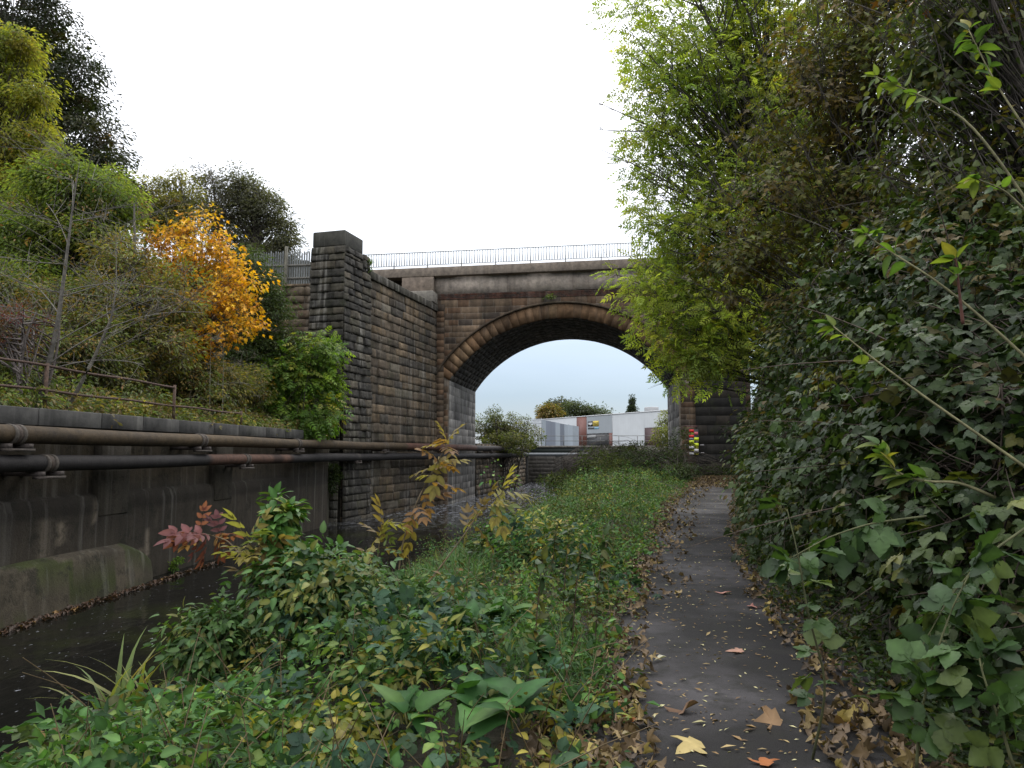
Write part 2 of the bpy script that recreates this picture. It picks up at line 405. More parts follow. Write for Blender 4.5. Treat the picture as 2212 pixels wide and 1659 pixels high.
def leaves(mb, pos, d, n, size, T, col):
    tv, tf, tcl = T
    N_ = len(pos)
    if N_ == 0: return
    d = nrm(d); n = nrm(n - (n * d).sum(1, keepdims=True) * d); s = np.cross(d, n)
    size = np.broadcast_to(np.asarray(size, float), N_)
    v = pos[:, None] + size[:, None, None] * (tv[None, :, 0:1] * s[:, None] + tv[None, :, 1:2] * d[:, None] + tv[None, :, 2:3] * n[:, None])
    F = (tf[None] + (np.arange(N_) * len(tv))[:, None, None]).reshape(-1, 3)
    c = col[:, None] * tcl[None, :, None]
    mb.add(v.reshape(-1, 3), F, c.reshape(-1, 3))
def pick(pal, n, r):                                       # palette: [(rgb, weight)...]
    cs = np.array([p[0] for p in pal], float); ws = np.array([p[1] for p in pal], float)
    return cs[r.choice(len(cs), n, p=ws / ws.sum())]
def clumps(lobes, n, r, shell=(.55, 1.0), face=None):
    L = np.array([l[:6] for l in lobes], float)
    wt = (L[:, 3] * L[:, 4] + L[:, 4] * L[:, 5] + L[:, 3] * L[:, 5]); wt /= wt.sum()
    out, dirs, tries = [], [], 0
    got = 0
    while got < n and tries < 30:
        k = r.choice(len(L), n, p=wt); d = nrm(r.normal(0, 1, (n, 3)))
        rad = r.uniform(shell[0] ** 2, shell[1] ** 2, (n, 1)) ** .5 * np.where(r.random((n, 1)) < .18, r.uniform(1.0, 1.28, (n, 1)), 1)
        p = L[k, :3] + d * rad * L[k, 3:6]
        ok = np.ones(n, bool)
        for j in range(len(L)):
            q = (p - L[j, :3]) / L[j, 3:6]
            ok &= ~((np.linalg.norm(q, axis=1) < shell[0] * .9) & (k != j))
        if face is not None: ok &= (d @ nrm(np.asarray(face, float))) > -.25
        out.append(p[ok]); dirs.append(d[ok]); got += ok.sum(); tries += 1
    return np.concatenate(out)[:n], np.concatenate(dirs)[:n]
def foliage(mb, cen, cdir, cr, per, T, size, pal, r, flat=.6, droop=.3, mixv=.35, up=.8, cpal=None):
    n = len(cen); idx = np.repeat(np.arange(n), per)
    g = r.normal(0, 1, (len(idx), 3)); g = g / np.maximum(1, np.linalg.norm(g, axis=1, keepdims=True) / 1.7)
    crr = np.broadcast_to(np.asarray(cr, float), n)[idx][:, None] * r.uniform(.5, 1.4, n)[idx][:, None]
    pos = cen[idx] + g * crr * V(1, 1, flat) * .62
    d = nrm(g * V(1, 1, .5) + .5 * cdir[idx] + r.normal(0, .45, g.shape)) - V(0, 0, droop)
    nn = V(0, 0, up) + .5 * cdir[idx] + r.normal(0, .45, g.shape)
    base = pick(pal, n, r)[idx]; own = pick(pal, len(idx), r)
    col = base * (1 - mixv) + own * mixv
    col = col * r.uniform(.65, 1.35, (len(idx), 1)) * r.uniform(.72, 1.28, n)[idx][:, None]
    leaves(mb, pos, d, nn, size * r.uniform(.65, 1.25, len(idx)), T, col)
def tree(name, label, cat, base, top, tr, lobes, n, cr, per, T, size, pal, seed, bark=(.06, .05, .04), group=None, droop=.3,
         shell=(.55, 1), face=None, twigs=4, flat=.6, limbs=None, lm='leaf', bare=0, stems=1, spread=.4, brr=.25, trunkpart='trunk', mixv=.35, up=.8):
    r = np.random.default_rng(seed)
    base = np.asarray(base, float); top = np.asarray(top, float)
    t = thing(name, label, cat, base, group)
    cen, cdir = clumps(lobes, n, r, shell, face)
    wb = MB()
    if stems == 1:
        mid = (base + top) / 2 + r.normal(0, .12, 3) * np.linalg.norm(top - base) * V(.3, .3, 0)
        bez(wb, base - V(0, 0, .2), mid, top, tr, tr * .25, bark, 9, 8)
        ax = lambda q: (1 - q) ** 2 * base + 2 * q * (1 - q) * mid + q * q * top
        hz = np.clip((cen[:, 2] - base[2]) / max(top[2] - base[2], .1), 0.1, 1)
        q = np.clip(hz * .75 - .1 + r.uniform(-.08, .04, len(cen)), .08, .97)[:, None]
        org = ax(q); rr = tr * (1 - .75 * q[:, 0]) * brr
    else:
        k = r.integers(0, stems, len(cen)); ang = r.uniform(0, 6.28, stems); rad = r.uniform(0, spread, stems)
        sb = base + np.stack([np.cos(ang) * rad, np.sin(ang) * rad, -.15 + 0 * rad], 1)
        se = sb + (top - base) + np.stack([np.cos(ang) * rad, np.sin(ang) * rad, 0 * rad], 1) * 1.6
        bez(wb, sb, (sb + se) / 2 + r.normal(0, .15, sb.shape), se, tr, tr * .3, bark, 6, 5)
        q = r.uniform(.25, .95, len(cen))[:, None]; org = sb[k] * (1 - q) + se[k] * q; rr = tr * .4 + 0 * q[:, 0]
    L = np.linalg.norm(cen - org, axis=1, keepdims=True)
    mid = org * .5 + cen * .5 + V(0, 0, .12) * L + r.normal(0, .08, cen.shape) * L
    bez(wb, org, mid, cen, np.maximum(rr, .008), .004 + .1 * tr * .2, bark, 5, 4)
    if twigs:
        i = np.repeat(np.arange(len(cen)), twigs)
        d = nrm(r.normal(0, 1, (len(i), 3)) + .6 * cdir[i] + V(0, 0, .15)) * cr * r.uniform(.6, 1.4, (len(i), 1))
        bez(wb, cen[i], cen[i] + d * .5 + r.normal(0, .1, d.shape) * cr, cen[i] + d, .004 + .006 * cr, .002, np.asarray(bark) * 1.25, 3, 3)
    if bare:
        k = r.integers(0, len(cen), bare)
        d = nrm(cen[k] - org[k]) * r.uniform(.5, 1.3, (bare, 1)) + r.normal(0, .35, (bare, 3))
        bez(wb, cen[k] - d * .3, cen[k] + d * .3 + V(0, 0, .1), cen[k] + d, .008, .003, np.asarray(bark) * 1.6, 4, 3)
    for p0, p2, r0 in (limbs or []):
        p0, p2 = np.array(p0, float), np.array(p2, float); L0 = np.linalg.norm(p2 - p0)
        p1 = (p0 + p2) / 2 + V(0, 0, .12 * L0) + r.normal(0, .05, 3) * L0
        bez(wb, p0, p1, p2, r0, .012, bark, 10, 6)
        u = r.uniform(.25, .95, 16)[:, None]; o = (1 - u) ** 2 * p0 + 2 * u * (1 - u) * p1 + u * u * p2
        d = (nrm(p2 - p0) * .8 + r.normal(0, .5, (16, 3)) + V(0, 0, .2)) * L0 * .22 * r.uniform(.5, 1.3, (16, 1)); bez(wb, o, o + d * .5 + r.normal(0, .06, d.shape), o + d, .028, .008, bark, 5, 4)
        k = r.integers(0, 16, 50); q = r.uniform(.4, 1, (50, 1)); e = r.normal(0, .35, (50, 3)) + nrm(d[k]) * .4; bez(wb, o[k] + d[k] * q, o[k] + d[k] * q + e * .5 + V(0, 0, .05), o[k] + d[k] * q + e, .012, .005, bark, 4, 3)
    wb.build(trunkpart, M['bark'], t, True)
    lb = MB()
    foliage(lb, cen, cdir, cr, per, T, size, pal, r, flat, droop, mixv, up)
    lb.build('crown' if stems == 1 else 'foliage', M[lm], t, len(T[0]) > 8)
    return t

# ------------------------------------------------------------------ setting: ground, path, river
ys = np.concatenate([[-1500, -600, -200, -80], np.arange(-30, 100.1, .5), [110, 130, 170, 250, 400, 800, 2500]])
offs = np.concatenate([[-2500, -900, -300, -120, -60, -40, -30], np.arange(-26, -1, 1.0), [-.8, -.5, -.32, -.24, 0.0], np.arange(.5, 26, .5), [28, 32, 40, 60, 120, 300, 900, 2500]])
X = xw(ys)[:, None] + offs[None]; Y = np.repeat(ys[:, None], len(offs), 1)
Z = ground(X, Y)
v = np.stack([X, Y, Z], -1).reshape(-1, 3); nx = len(offs)
i, j = np.meshgrid(np.arange(len(ys) - 1), np.arange(nx - 1), indexing='ij'); a = (i * nx + j).ravel()
g = MB(); g.add(v, np.stack([a, a + 1, a + nx + 1, a + nx], 1)); tag(g.build('ground', M['soil'], smooth=True), kind='structure')
py = np.arange(-20, 43, .4); k = np.linspace(0, 1, 7)
pv = []
for y in py:
    l_, r_ = float(pl(y)) + .16 * float(wob(y, 3, 1.3)), float(pr(y)) + .18 * float(wob(y, 9, 1.1)) + .25
    x = l_ + (r_ - l_) * k
    pv.append(np.stack([x, 0 * x + y, ground(x, 0 * x + y) + .012 + .02 * (1 - (2 * k - 1) ** 2)], 1))
i, j = np.meshgrid(np.arange(len(py) - 1), np.arange(6), indexing='ij'); a = (i * 7 + j).ravel()
g = MB(); g.add(np.concatenate(pv), np.stack([a, a + 1, a + 8, a + 7], 1)); tag(g.build('path', M['asphalt'], smooth=True), kind='structure')
wy = np.arange(-30, 96, 1.0)
wv = np.concatenate([np.stack([[float(xw(y)) - .15, float(bankx(y)) + .6], [y, y], [-1.45 - .001 * y] * 2], 1) for y in wy])
a = np.arange(len(wy) - 1) * 2
g = MB(); g.add(wv, np.stack([a, a + 1, a + 3, a + 2], 1)); tag(g.build('water', M['water']), kind='structure')

# ------------------------------------------------------------------ masonry
STONE = [((.135, .108, .078), 4), ((.095, .08, .06), 4), ((.17, .13, .085), 2.5), ((.065, .06, .052), 2), ((.20, .18, .14), 1), ((.15, .11, .065), .4)]
ORANGE = [((.145, .09, .055), 3), ((.11, .08, .055), 3), ((.165, .12, .08), 2), ((.08, .06, .045), 2), ((.06, .05, .042), 1)]
def courses(u0, u1, z0, z1, h, lmin, lmax, r, top=None):
    out, z, odd = [], z0, 0
    while z < z1 - .08:
        hh = h * r.uniform(.85, 1.15); ze = min(z + hh, z1)
        if z1 - ze < h * .4: ze = z1
        u = u0
        first = True
        while u < u1 - .02:
            L = r.uniform(lmin, lmax) * (.6 if first and odd else 1)
            e = u + L
            if u1 - e < lmin * .6: e = u1
            out.append((u, e, z, ze)); u = e; first = False
        z = ze; odd ^= 1
    return out
def masonry(mb, O_, U, Nn, rects, pal, r, depth=.06, rough=.03, joint=.012, ns=4, nz_=3, backing=None, batter=0.0, ztop=0.0, tint=None):
    O_, U, Nn = (np.asarray(a, float) for a in (O_, U, Nn))
    pos = lambda u, z, d: O_ + U * u[..., None] + V(0, 0, 1) * z[..., None] + Nn * (d + batter * (ztop - z))[..., None]
    cols = pick(pal, len(rects), r) * r.uniform(.78, 1.22, (len(rects), 1)); cols = cols * .85 + cols.mean(0) * .15
    for (u0, u1, z0, z1), c in zip(rects, cols):
        if tint is not None: c = c * tint((u0 + u1) / 2, (z0 + z1) / 2)
        uu = np.array([u0 + joint, *np.linspace(u0 + joint + .013, u1 - joint - .013, ns), u1 - joint])
        zz = np.array([z0 + joint, *np.linspace(z0 + joint + .012, z1 - joint - .012, nz_), z1 - joint])
        a, b = np.meshgrid(uu, zz)
        fu, fz = (a - u0) / (u1 - u0), (b - z0) / (z1 - z0)
        q4 = r.normal(0, rough, 4)
        d = depth * r.uniform(.55, 1.25) * ((.8 + .35 * (1 - fz)) if depth > .02 else 1) + q4[0] * fu + q4[1] * (1 - fu) + q4[2] * np.sin(fu * 7 + q4[3] * 99) + r.normal(0, rough * .6, a.shape)
        d = np.maximum(d, .008)
        d[0], d[-1], d[:, 0], d[:, -1] = -.004, -.004, -.004, -.004
        n = len(uu); m = len(zz)
        i, j = np.meshgrid(np.arange(m - 1), np.arange(n - 1), indexing='ij'); q = (i * n + j).ravel()
        mb.add(pos(a, b, d).reshape(-1, 3), np.stack([q, q + 1, q + n + 1, q + n], 1), c)
    if backing:
        u0, u1, z0, z1, c = backing
        a = V(u0, u1, u1, u0); b = V(z0, z0, z1, z1)
        mb.add(pos(a, b, 0 * a), np.array([[0, 1, 2, 3]]), c)

# ---- wing wall with its end pier
MORT = (.21, .19, .155)
r = np.random.default_rng(3)
A = V(-12.28, 32.4, 0); Bq = V(-10.6, 44.0, 0)
U = nrm(Bq - A); LW = float(np.linalg.norm(Bq - A)); NW = V(U[1], -U[0], 0)
wing = thing('wing_wall', 'tall blackened rock-faced stone wing wall leading from its end pier to the arch', 'wall', (-12.3, 32.4, -1.6))
mb = MB()
rects = [q for q in courses(0, LW, -1.7, 10.25, .445, .7, 1.7, r)]
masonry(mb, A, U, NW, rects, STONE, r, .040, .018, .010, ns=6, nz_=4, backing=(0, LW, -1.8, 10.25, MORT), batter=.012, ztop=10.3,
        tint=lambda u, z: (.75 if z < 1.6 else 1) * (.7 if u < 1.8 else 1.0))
i0 = A - NW * 1.2
mb.add([A - NW * .3 + V(0, 0, 10.25), Bq - NW * .3 + V(0, 0, 10.25), Bq - NW * 1.3 + V(0, 0, 10.25), A - NW * 1.3 + V(0, 0, 10.25)], np.array([[0, 1, 2, 3]]), MORT)
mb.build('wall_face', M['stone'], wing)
mb = MB()
for k in range(13):
    u0, u1 = 2.5 + k * (LW - 2.5) / 13, 2.5 + (k + 1) * (LW - 2.5) / 13
    F_ = lambda v: A + U * v[:, :1] + NW * v[:, 1:2] + V(0, 0, 1) * v[:, 2:3]
    bevbox(mb, (u0 + .006, -.9, 10.252), (u1 - .006, .13 + r.uniform(0, .02), 10.66 + r.uniform(-.015, .015)), .03, np.array([.075, .07, .058]) * r.uniform(.8, 1.15), F_)
mb.build('coping', M['stone'], wing)
# end pier: front face looks at the camera, 1.7 m broad, slightly battered
mb = MB()
PW, PD = 1.66, 1.75
fr = [q for q in courses(-.05, PW + .05, -1.7, 11.2, .36, .6, 1.2, r)]
UF = -NW; OF = A + NW * .14 - U * .12
def batt(O_, U_, N_, rects, u1, top, k):
    masonry(mb, O_, U_, N_, rects, [((.075, .07, .058), 3), ((.052, .05, .045), 3), ((.10, .092, .07), 1), ((.12, .105, .08), 1)], r, .075, .024, .012, ns=5, nz_=4,
            backing=(0 - .02, u1 + .02, -1.8, top, (.06, .056, .048)), batter=k, ztop=top)
batt(OF + UF * PW, -UF, -U, [(PW - b, PW - a, c, d) for a, b, c, d in fr], PW, 11.2, .018)
sd = courses(-.05, PD + .85, -1.7, 10.9, .36, .55, 1.0, r); sd = [q for q in sd if not (q[2] > 10.2 and q[0] > PD + .3)] + courses(0, PD, 10.9, 11.2, .3, .6, .9, r) + courses(PD, PD + .7, 10.55, 11.25, .35, .3, .7, r)
batt(OF, U, NW, sd, PD, 11.2, .016)
batt(OF + UF * PW + U * PD, -U, UF, courses(0, PD, 1.5, 11.2, .345, .6, 1.0, r), PD, 11.2, .02)
batt(OF + U * PD, UF, U, courses(0, PW, 9, 11.2, .345, .6, 1.0, r), PW, 11.2, 0)
pier = mb.build('end_pier', M['stone'], wing)
mb = MB()
F_ = lambda v: OF + UF * v[:, :1] + U * v[:, 1:2] + V(0, 0, 1) * v[:, 2:3]
bevbox(mb, (-.02, -.02, 11.2), (PW + .02, PD + .03, 11.94), .045, (.06, .06, .052), F_)
mb.build('cap_stone', M['deckcon'], pier)

# ---- retaining wall behind the pier, under the palisade
rw = thing('retaining_wall', 'short brown stone retaining wall behind the end pier, below the paling fence', 'wall', (-18, 36.4, 8))
mb = MB(); masonry(mb, (-24, 36.2, 0), (1, 0, 0), (0, -1, 0), courses(0, 10.4, 3, 10.4, .42, .6, 1.2, r), STONE[:3] + ORANGE[:2], r, .06, .03, backing=(0, 10.4, 2, 10.4, MORT))
mb.add(V(-24, 36.2, 10.4, -13.6, 36.2, 10.4, -13.6, 37, 10.4, -24, 37, 10.4).reshape(4, 3), np.array([[0, 1, 2, 3]]), MORT)
mb.build('wall_face', M['stone'], rw)

# ---- arch bridge
BY, BF, XL, XR, ZS, CZ = 44.0, 52.8, -9.76, 3.95, 6.0, 9.72
XC, HS = (XL + XR) / 2, (XR - XL) / 2; RI = (HS * HS + (CZ - ZS) ** 2) / (2 * (CZ - ZS)); ZC = CZ - RI
RO = RI + .84; AM = math.asin(HS / RI)
br = thing('arch_bridge', 'orange-brown sandstone arch bridge with a concrete deck over the river', 'bridge', (XC, BY, 0))
ZD = 11.35
def intr(th): return XC + RI * np.sin(th), ZC + RI * np.cos(th)
# spandrel wall, cut round the arch
mb = MB(); th = np.linspace(-AM, AM, 61); ax, az = intr(th)
xs_ = np.concatenate([[-13.5, XL - .001], ax, [XR + .001, 8.0]]); zb = np.concatenate([[-1.8, -1.8], az, [-1.8, -1.8]])
for y, fl in ((BY, 1), (BF, 0)):
    v = np.concatenate([np.stack([xs_, 0 * xs_ + y, zb], 1), np.stack([xs_, 0 * xs_ + y, 0 * xs_ + ZD], 1)]); n = len(xs_)
    q = np.arange(n - 1); f = np.stack([q, q + 1, q + n + 1, q + n], 1); mb.add(v, f if fl else f[:, ::-1], (.22, .19, .155))
def clip_arch(rs):
    out = []
    for u0, u1, z0, z1 in rs:
        zt = z0
        rm = RI + .42
        wdt = math.sqrt(max(rm * rm - (zt - ZC) ** 2, 0)) if zt > ZS - .4 and zt - ZC < rm else (HS + .06 if zt <= ZS - .4 else 0)
        for a, b in ((u0, min(u1, XC - wdt)), (max(u0, XC + wdt), u1)) if wdt > 0 else ((u0, u1),):
            if b - a > .08: out.append((a, b, z0, z1))
    return out
masonry(mb, (0, BY, 0), (1, 0, 0), (0, -1, 0), clip_arch(courses(-10.7, 8, -1.7, 10.98, .36, .6, 1.1, r)), ORANGE, r, .007, .003, .006, 2, 2)
mb.build('spandrel_wall', M['ashlar'], br)
mb = MB(); masonry(mb, (0, BY - .03, 0), (1, 0, 0), (0, -1, 0), courses(-10.7, 8, 10.99, ZD, .085, .2, .26, r), [((.085, .036, .024), 3), ((.06, .032, .024), 2), ((.045, .035, .03), 2)], r, .01, .003, .006, 2, 2, backing=(-10.7, 8, 10.985, ZD, (.07, .05, .04)))
mb.build('brick_band', M['ashlar'], br)
# ring of voussoirs
mb = MB(); nv = 35
for k in range(nv):
    a0, a1 = -AM + 2 * AM * k / nv, -AM + 2 * AM * (k + 1) / nv
    j = .0015 / RI; c = pick([((.18, .11, .06), 3), ((.155, .10, .058), 3), ((.21, .14, .08), 1.5)], 1, r)[0] * r.uniform(.88, 1.12)
    o = .05 + r.uniform(0, .006); rr_ = [RI - .012 + r.uniform(-.012, .012), RO]
    t4 = np.linspace(a0 + j, a1 - j, 3)
    v = []
    for rad in rr_:
        for t in t4: v.append((XC + rad * math.sin(t), BY - o, ZC + rad * math.cos(t)))
    for rad in rr_:
        for t in t4: v.append((XC + rad * math.sin(t), BY + .3, ZC + rad * math.cos(t)))
    mb.add(v, np.array([[0, 1, 4, 3], [1, 2, 5, 4], [6, 7, 1, 0], [7, 8, 2, 1], [3, 4, 10, 9], [4, 5, 11, 10], [0, 3, 9, 6], [2, 8, 11, 5]]), c)
mb.build('arch_ring', M['ashlar'], br)
mb = MB(); th = np.linspace(-AM - .01, AM + .01, 80)
pts = [(RO, -.0), (RO + .16, 0), (RO + .13, -.16), (RO + .02, -.16)]
v = np.stack([np.stack([XC + p * np.sin(th), 0 * th + BY + q - .02, ZC + p * np.cos(th)], 1) for p, q in pts], 1).reshape(-1, 3)
v[:, 1] += np.repeat(.012 * np.sin(th * 37) * np.sin(th * 91), 4)
q = np.arange(79)[:, None] * 4; k = np.arange(4); f = np.stack([q + k, q + (k + 1) % 4, q + 4 + (k + 1) % 4, q + 4 + k], -1).reshape(-1, 4)
mb.add(v, f, (.085, .065, .045)); mb.build('hood_mould', M['ashlar'], br)
# barrel (underside) in long courses, then the lime-stained jambs
mb = MB(); nb = 46
for k in range(nb):
    a0, a1 = -AM + 2 * AM * k / nb, -AM + 2 * AM * (k + 1) / nb
    y = BY - .03
    while y < BF:
        L = min(r.uniform(.7, 1.4), BF - y); L = L if BF - y - L > .3 else BF - y
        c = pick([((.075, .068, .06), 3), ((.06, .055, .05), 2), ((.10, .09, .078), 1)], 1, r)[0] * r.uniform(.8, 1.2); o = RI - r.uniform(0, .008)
        t4 = (a0 + .001, a1 - .001)
        v = [(XC + o * math.sin(t), yy, ZC + o * math.cos(t)) for yy in (y + .002, y + L - .002) for t in t4]
        v += [(XC + (RI + .05) * math.sin(t), yy, ZC + (RI + .05) * math.cos(t)) for yy in (y + .006, y + L - .006) for t in t4]
        mb.add(v, np.array([[0, 1, 3, 2], [0, 4, 5, 1], [2, 3, 7, 6], [0, 2, 6, 4], [1, 5, 7, 3]]), c); y += L
    v = [(XC + (RI + .02) * math.sin(t), yy, ZC + (RI + .02) * math.cos(t)) for yy in (BY, BF) for t in (a0, a1)]
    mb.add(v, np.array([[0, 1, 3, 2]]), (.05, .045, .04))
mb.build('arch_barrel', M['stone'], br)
JB = [((.27, .265, .25), 3), ((.20, .195, .185), 2), ((.33, .32, .30), 2), ((.12, .115, .11), 1)]
for x, s in ((XL, 1), (XR, -1)):
    mb = MB(); O_, U_ = ((x, BY + .02, 0), (0, 1, 0)) if s > 0 else ((x, BF, 0), (0, -1, 0))
    masonry(mb, O_, U_, (s, 0, 0), courses(0, BF - BY - .02, -1.8, ZS, .5, 1.2, 2.4, r), JB, r, .005, .002, .003, 2, 2, backing=(0, BF - BY - .02, -1.9, ZS + .02, (.16, .155, .148)),
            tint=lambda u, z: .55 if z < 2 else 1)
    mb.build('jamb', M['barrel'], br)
# concrete deck: coping slab, recessed beam, end block, bearing stone; rises a little to the right
GR = .009
SH = lambda v: v + np.stack([0 * v[:, 0], 0 * v[:, 0], (v[:, 0] + 15) * GR - .02], 1)
mb = MB(); bevbox(mb, (-26, BY - .28, 12.42), (12, BF + .28, 12.99), .03, (.225, .19, .155), SH); mb.build('deck_slab', M['deckcon'], br)
mb = MB()
for a, b in ((-10.72, -6.2), (-6.185, -2.2), (-2.185, 3.0), (3.015, 9)): box(mb, (a, BY + .12, ZD - .02), (b, BY + .9, 12.43), (.42, .365, .31), SH)
box(mb, (-10.72, BF - .7, ZD), (9, BF + .02, 12.43), (.42, .365, .31), SH); mb.build('deck_beam', M['deckcon'], br)
mb = MB(); bevbox(mb, (-12.75, BY - .25, 11.38), (-10.74, BY + 1.2, 12.418), .02, (.22, .18, .145), SH)
box(mb, (-14.2, BY + .7, 11.0), (-12.76, BY + 1.2, 12.418), (.12, .09, .06), SH); box(mb, (-26, BY - .2, 10.9), (-14.2, BY + 1.2, 12.418), (.16, .14, .12), SH)
mb.build('end_block', M['deckcon'], br)
mb = MB(); bevbox(mb, (-12.3, BY - 1.1, 10.68), (-10.52, BY - .001, 11.36), .04, (.24, .225, .195)); mb.build('bearing_stone', M['deckcon'], br)
mb = MB(); masonry(mb, (-10.68, BY - .05, 0), (1, 0, 0), (0, -1, 0), courses(0, .6, -1.7, 10.7, .36, .55, .6, r), ORANGE[:3] + [((.07, .055, .042), 3)], r, .02, .004, .01, 2, 2, backing=(0, .62, -1.8, 10.72, (.09, .07, .05)))
mb.build('pilaster', M['ashlar'], br)
# railing on the deck edge
rl = thing('bridge_railing', 'long grey steel railing with thin upright bars along the bridge deck', 'railing', (-15, BY, 13))
PS = 2.14; x0 = -15.45
GC = (.44, .465, .47)
def sx_(x0, y, z0, x1, y1, z1, c, m): box(m, (x0, y, z0), (x1, y1, z1), c, SH)
for nm, z, h in (('top_rail', 13.98, .042), ('bottom_rail', 13.17, .036)):
    mb = MB(); box(mb, (x0, BY - .12, z), (x0 + PS * 12, BY - .06, z + h), GC, SH); mb.build(nm, M['metal'], rl)
for k in range(13):
    mb = MB(); box(mb, (x0 + k * PS - .03, BY - .125, 12.98), (x0 + k * PS + .03, BY - .055, 13.985), GC, SH); mb.build('post', M['metal'], rl)
    if k < 12:
        mb = MB()
        for q in range(1, 13):
            x = x0 + (k + q / 13) * PS; box(mb, (x - .025, BY - .105, 13.2), (x + .025, BY - .075, 13.985), GC, SH)
        mb.build('baluster_panel', M['metal'], rl)
# right-hand abutment wall with the gauge board
aw = thing('abutment_wall', 'dark mossy stone abutment wall beside the path, carrying the gauge board', 'wall', (6, 43.9, 0))
mb = MB(); masonry(mb, (4.85, 43.85, 0), (1, 0, 0), (0, -1, 0), courses(0, 2.85, -.2, 10.7, .55, .7, 1.4, r), [((.022, .021, .019), 3), ((.035, .03, .024), 2), ((.016, .016, .015), 2)], r, .006, .005, .006, backing=(0, 2.85, -.5, 10.7, (.012, .012, .011)))
mb.add(V(7.7, 43.85, -.5, 7.7, 44.5, -.5, 7.7, 44.5, 10.7, 7.7, 43.85, 10.7).reshape(4, 3), np.array([[0, 1, 2, 3]]), (.03, .03, .026))
mb.build('wall_face', M['blackstone'], aw)

# ---- gauge board
gp = lambda cx, cy_: P(.864 * (1660 + cx * .0964), .864 * (1020 + cy_ * .0964), 43.74)
gb = thing('gauge_board', 'red, yellow and white chequered flood gauge board on the dark abutment wall', 'sign', gp(775, 900))
def plate(name, xa, ya, xb, yb, c, d=.0, par=None):
    a, b = gp(xa, ya), gp(xb, yb); m = MB(); box(m, (a[0], 43.72 - d, b[2]), (b[0], 43.74 - d, a[2]), c); return m.build(name, M['paint'], par or gb)
plate('backing_plate', 645, 550, 910, 1222, (.012, .012, .013)).location = (0, .0, 0)
for nm, q, c in (('red_block', (650, 560, 775, 628), (.55, .01, .01)), ('red_block', (650, 702, 775, 768), (.6, .012, .012)), ('pink_block', (782, 622, 880, 700), (.5, .10, .13)),
                 ('yellow_block', (778, 765, 900, 843), (.58, .68, .02)), ('yellow_block', (655, 842, 776, 916), (.58, .68, .02)), ('yellow_block', (778, 914, 897, 992), (.58, .68, .02)),
                 ('white_block', (655, 986, 778, 1062), (.55, .53, .53)), ('white_block', (778, 1062, 897, 1140), (.55, .53, .53)), ('white_block', (655, 1138, 778, 1216), (.55, .53, .53)),
                 ('grey_block', (655, 776, 765, 830), (.16, .18, .20))):
    plate(nm, *q, c, .022)
for q in ((540, 950, 625, 972), (935, 950, 1040, 972), (535, 1155, 625, 1175), (935, 1155, 1040, 1175)): plate('level_mark', *q, (.36, .34, .35), .004)
plate('paint_line', 520, 465, 870, 485, (.10, .03, .035), .004)
def text(s, loc, size, c, par, name='lettering', rot=(math.pi / 2, 0, 0), m=None):
    cu = bpy.data.curves.new(name, 'FONT'); cu.body = s; cu.size = size; cu.extrude = .003; cu.align_x = 'CENTER'; cu.align_y = 'CENTER'
    tmp = bpy.data.objects.new(name, cu)
    COL.objects.link(tmp); dg = bpy.context.evaluated_depsgraph_get(); me = bpy.data.meshes.new_from_object(tmp.evaluated_get(dg))
    bpy.data.objects.remove(tmp)
    o = bpy.data.objects.new(name, me); COL.objects.link(o)
    me.materials.clear()
    def bb(N): return N('ShaderNodeBsdfPrincipled', {'Base Color': (*c, 1), 'Roughness': .5})
    me.materials.append(mat(name, bb)); o.parent = par; o.location = np.asarray(loc) - ORG[par.name]; o.rotation_euler = rot
    return o
for s, cx, cy_ in (('129', 712, 665), ('127', 838, 880), ('126', 715, 950), ('125', 838, 1027), ('124', 715, 1100), ('123', 838, 1182)):
    q = gp(cx, cy_); text(s, (q[0], 43.70, q[2]), .17, (.50, .48, .03) if s != '127' else (.35, .33, .30), gb, 'numeral')

# ---- concrete river wall on the left
cw = thing('river_wall', 'stained concrete river wall with a mossy ledge, carrying two pipes', 'wall', (-11, 15, -1.6))
wy = np.concatenate([np.arange(-14, 10, .3), np.arange(10, 21, .07), np.arange(21, 30.45, .2)])
prof = [(-.02, -1.75)] + [(0, q) for q in np.arange(-1.3, .56, .11)] + [(-.05, .66), (-.17, .72), (-.18, 1.1), (-.18, 1.6), (-.18, 2.1)]
v = []
for y in wy:
    e = np.clip((y - 25.9) / .3, 0, 1)                      # the flush end pier
    for o, z in prof:
        oo = o * (1 - e) + .03 * e if z > .3 else o + .03 * e
        v.append((float(xw(y)) + oo + .012 * float(wob(y * 3, z * 4)), y, z))
n = len(prof); i, j = np.meshgrid(np.arange(len(wy) - 1), np.arange(n - 1), indexing='ij'); a = (i * n + j).ravel()
v = np.array(v); cc = np.tile(V(.052, .044, .033), (len(v), 1)); zz = v[:, 2]
cc[zz > 1.0] *= V(1.5, 1.45, 1.3); cc[(zz > .3) & (zz < 1.0)] *= .6  # darker band below the pipes: shade put into the wall colour
cc *= (1 + .25 * wob(v[:, 1] * .6, zz * 1.5))[:, None]
for dx_, dy0, dy1, wd_, k_ in ((290, 880, 1100, .16, 2.6), (395, 915, 1035, .14, 4.0), (612, 780, 870, .07, 4.5), (950, 930, 1105, .09, 4.5), (905, 1050, 1085, .12, 3.5), (1010, 820, 900, .07, 2)):   # lime runs on the wall
    d = ray(.336 * dx_, 829.5 + .336 * dy0); y_ = d[1] * (-10.35 / (d[0] + .055 * d[1])); z0_ = 1.6 + d[2] * y_ / d[1]; d = ray(.336 * dx_, 829.5 + .336 * dy1); z1_ = 1.6 + d[2] * y_ / d[1]
    hit = np.exp(-((v[:, 1] - y_) / wd_) ** 2) * ((zz < z0_ + .03) & (zz > z1_ - .03)); cc *= (1 + (k_ - 1) * hit)[:, None]
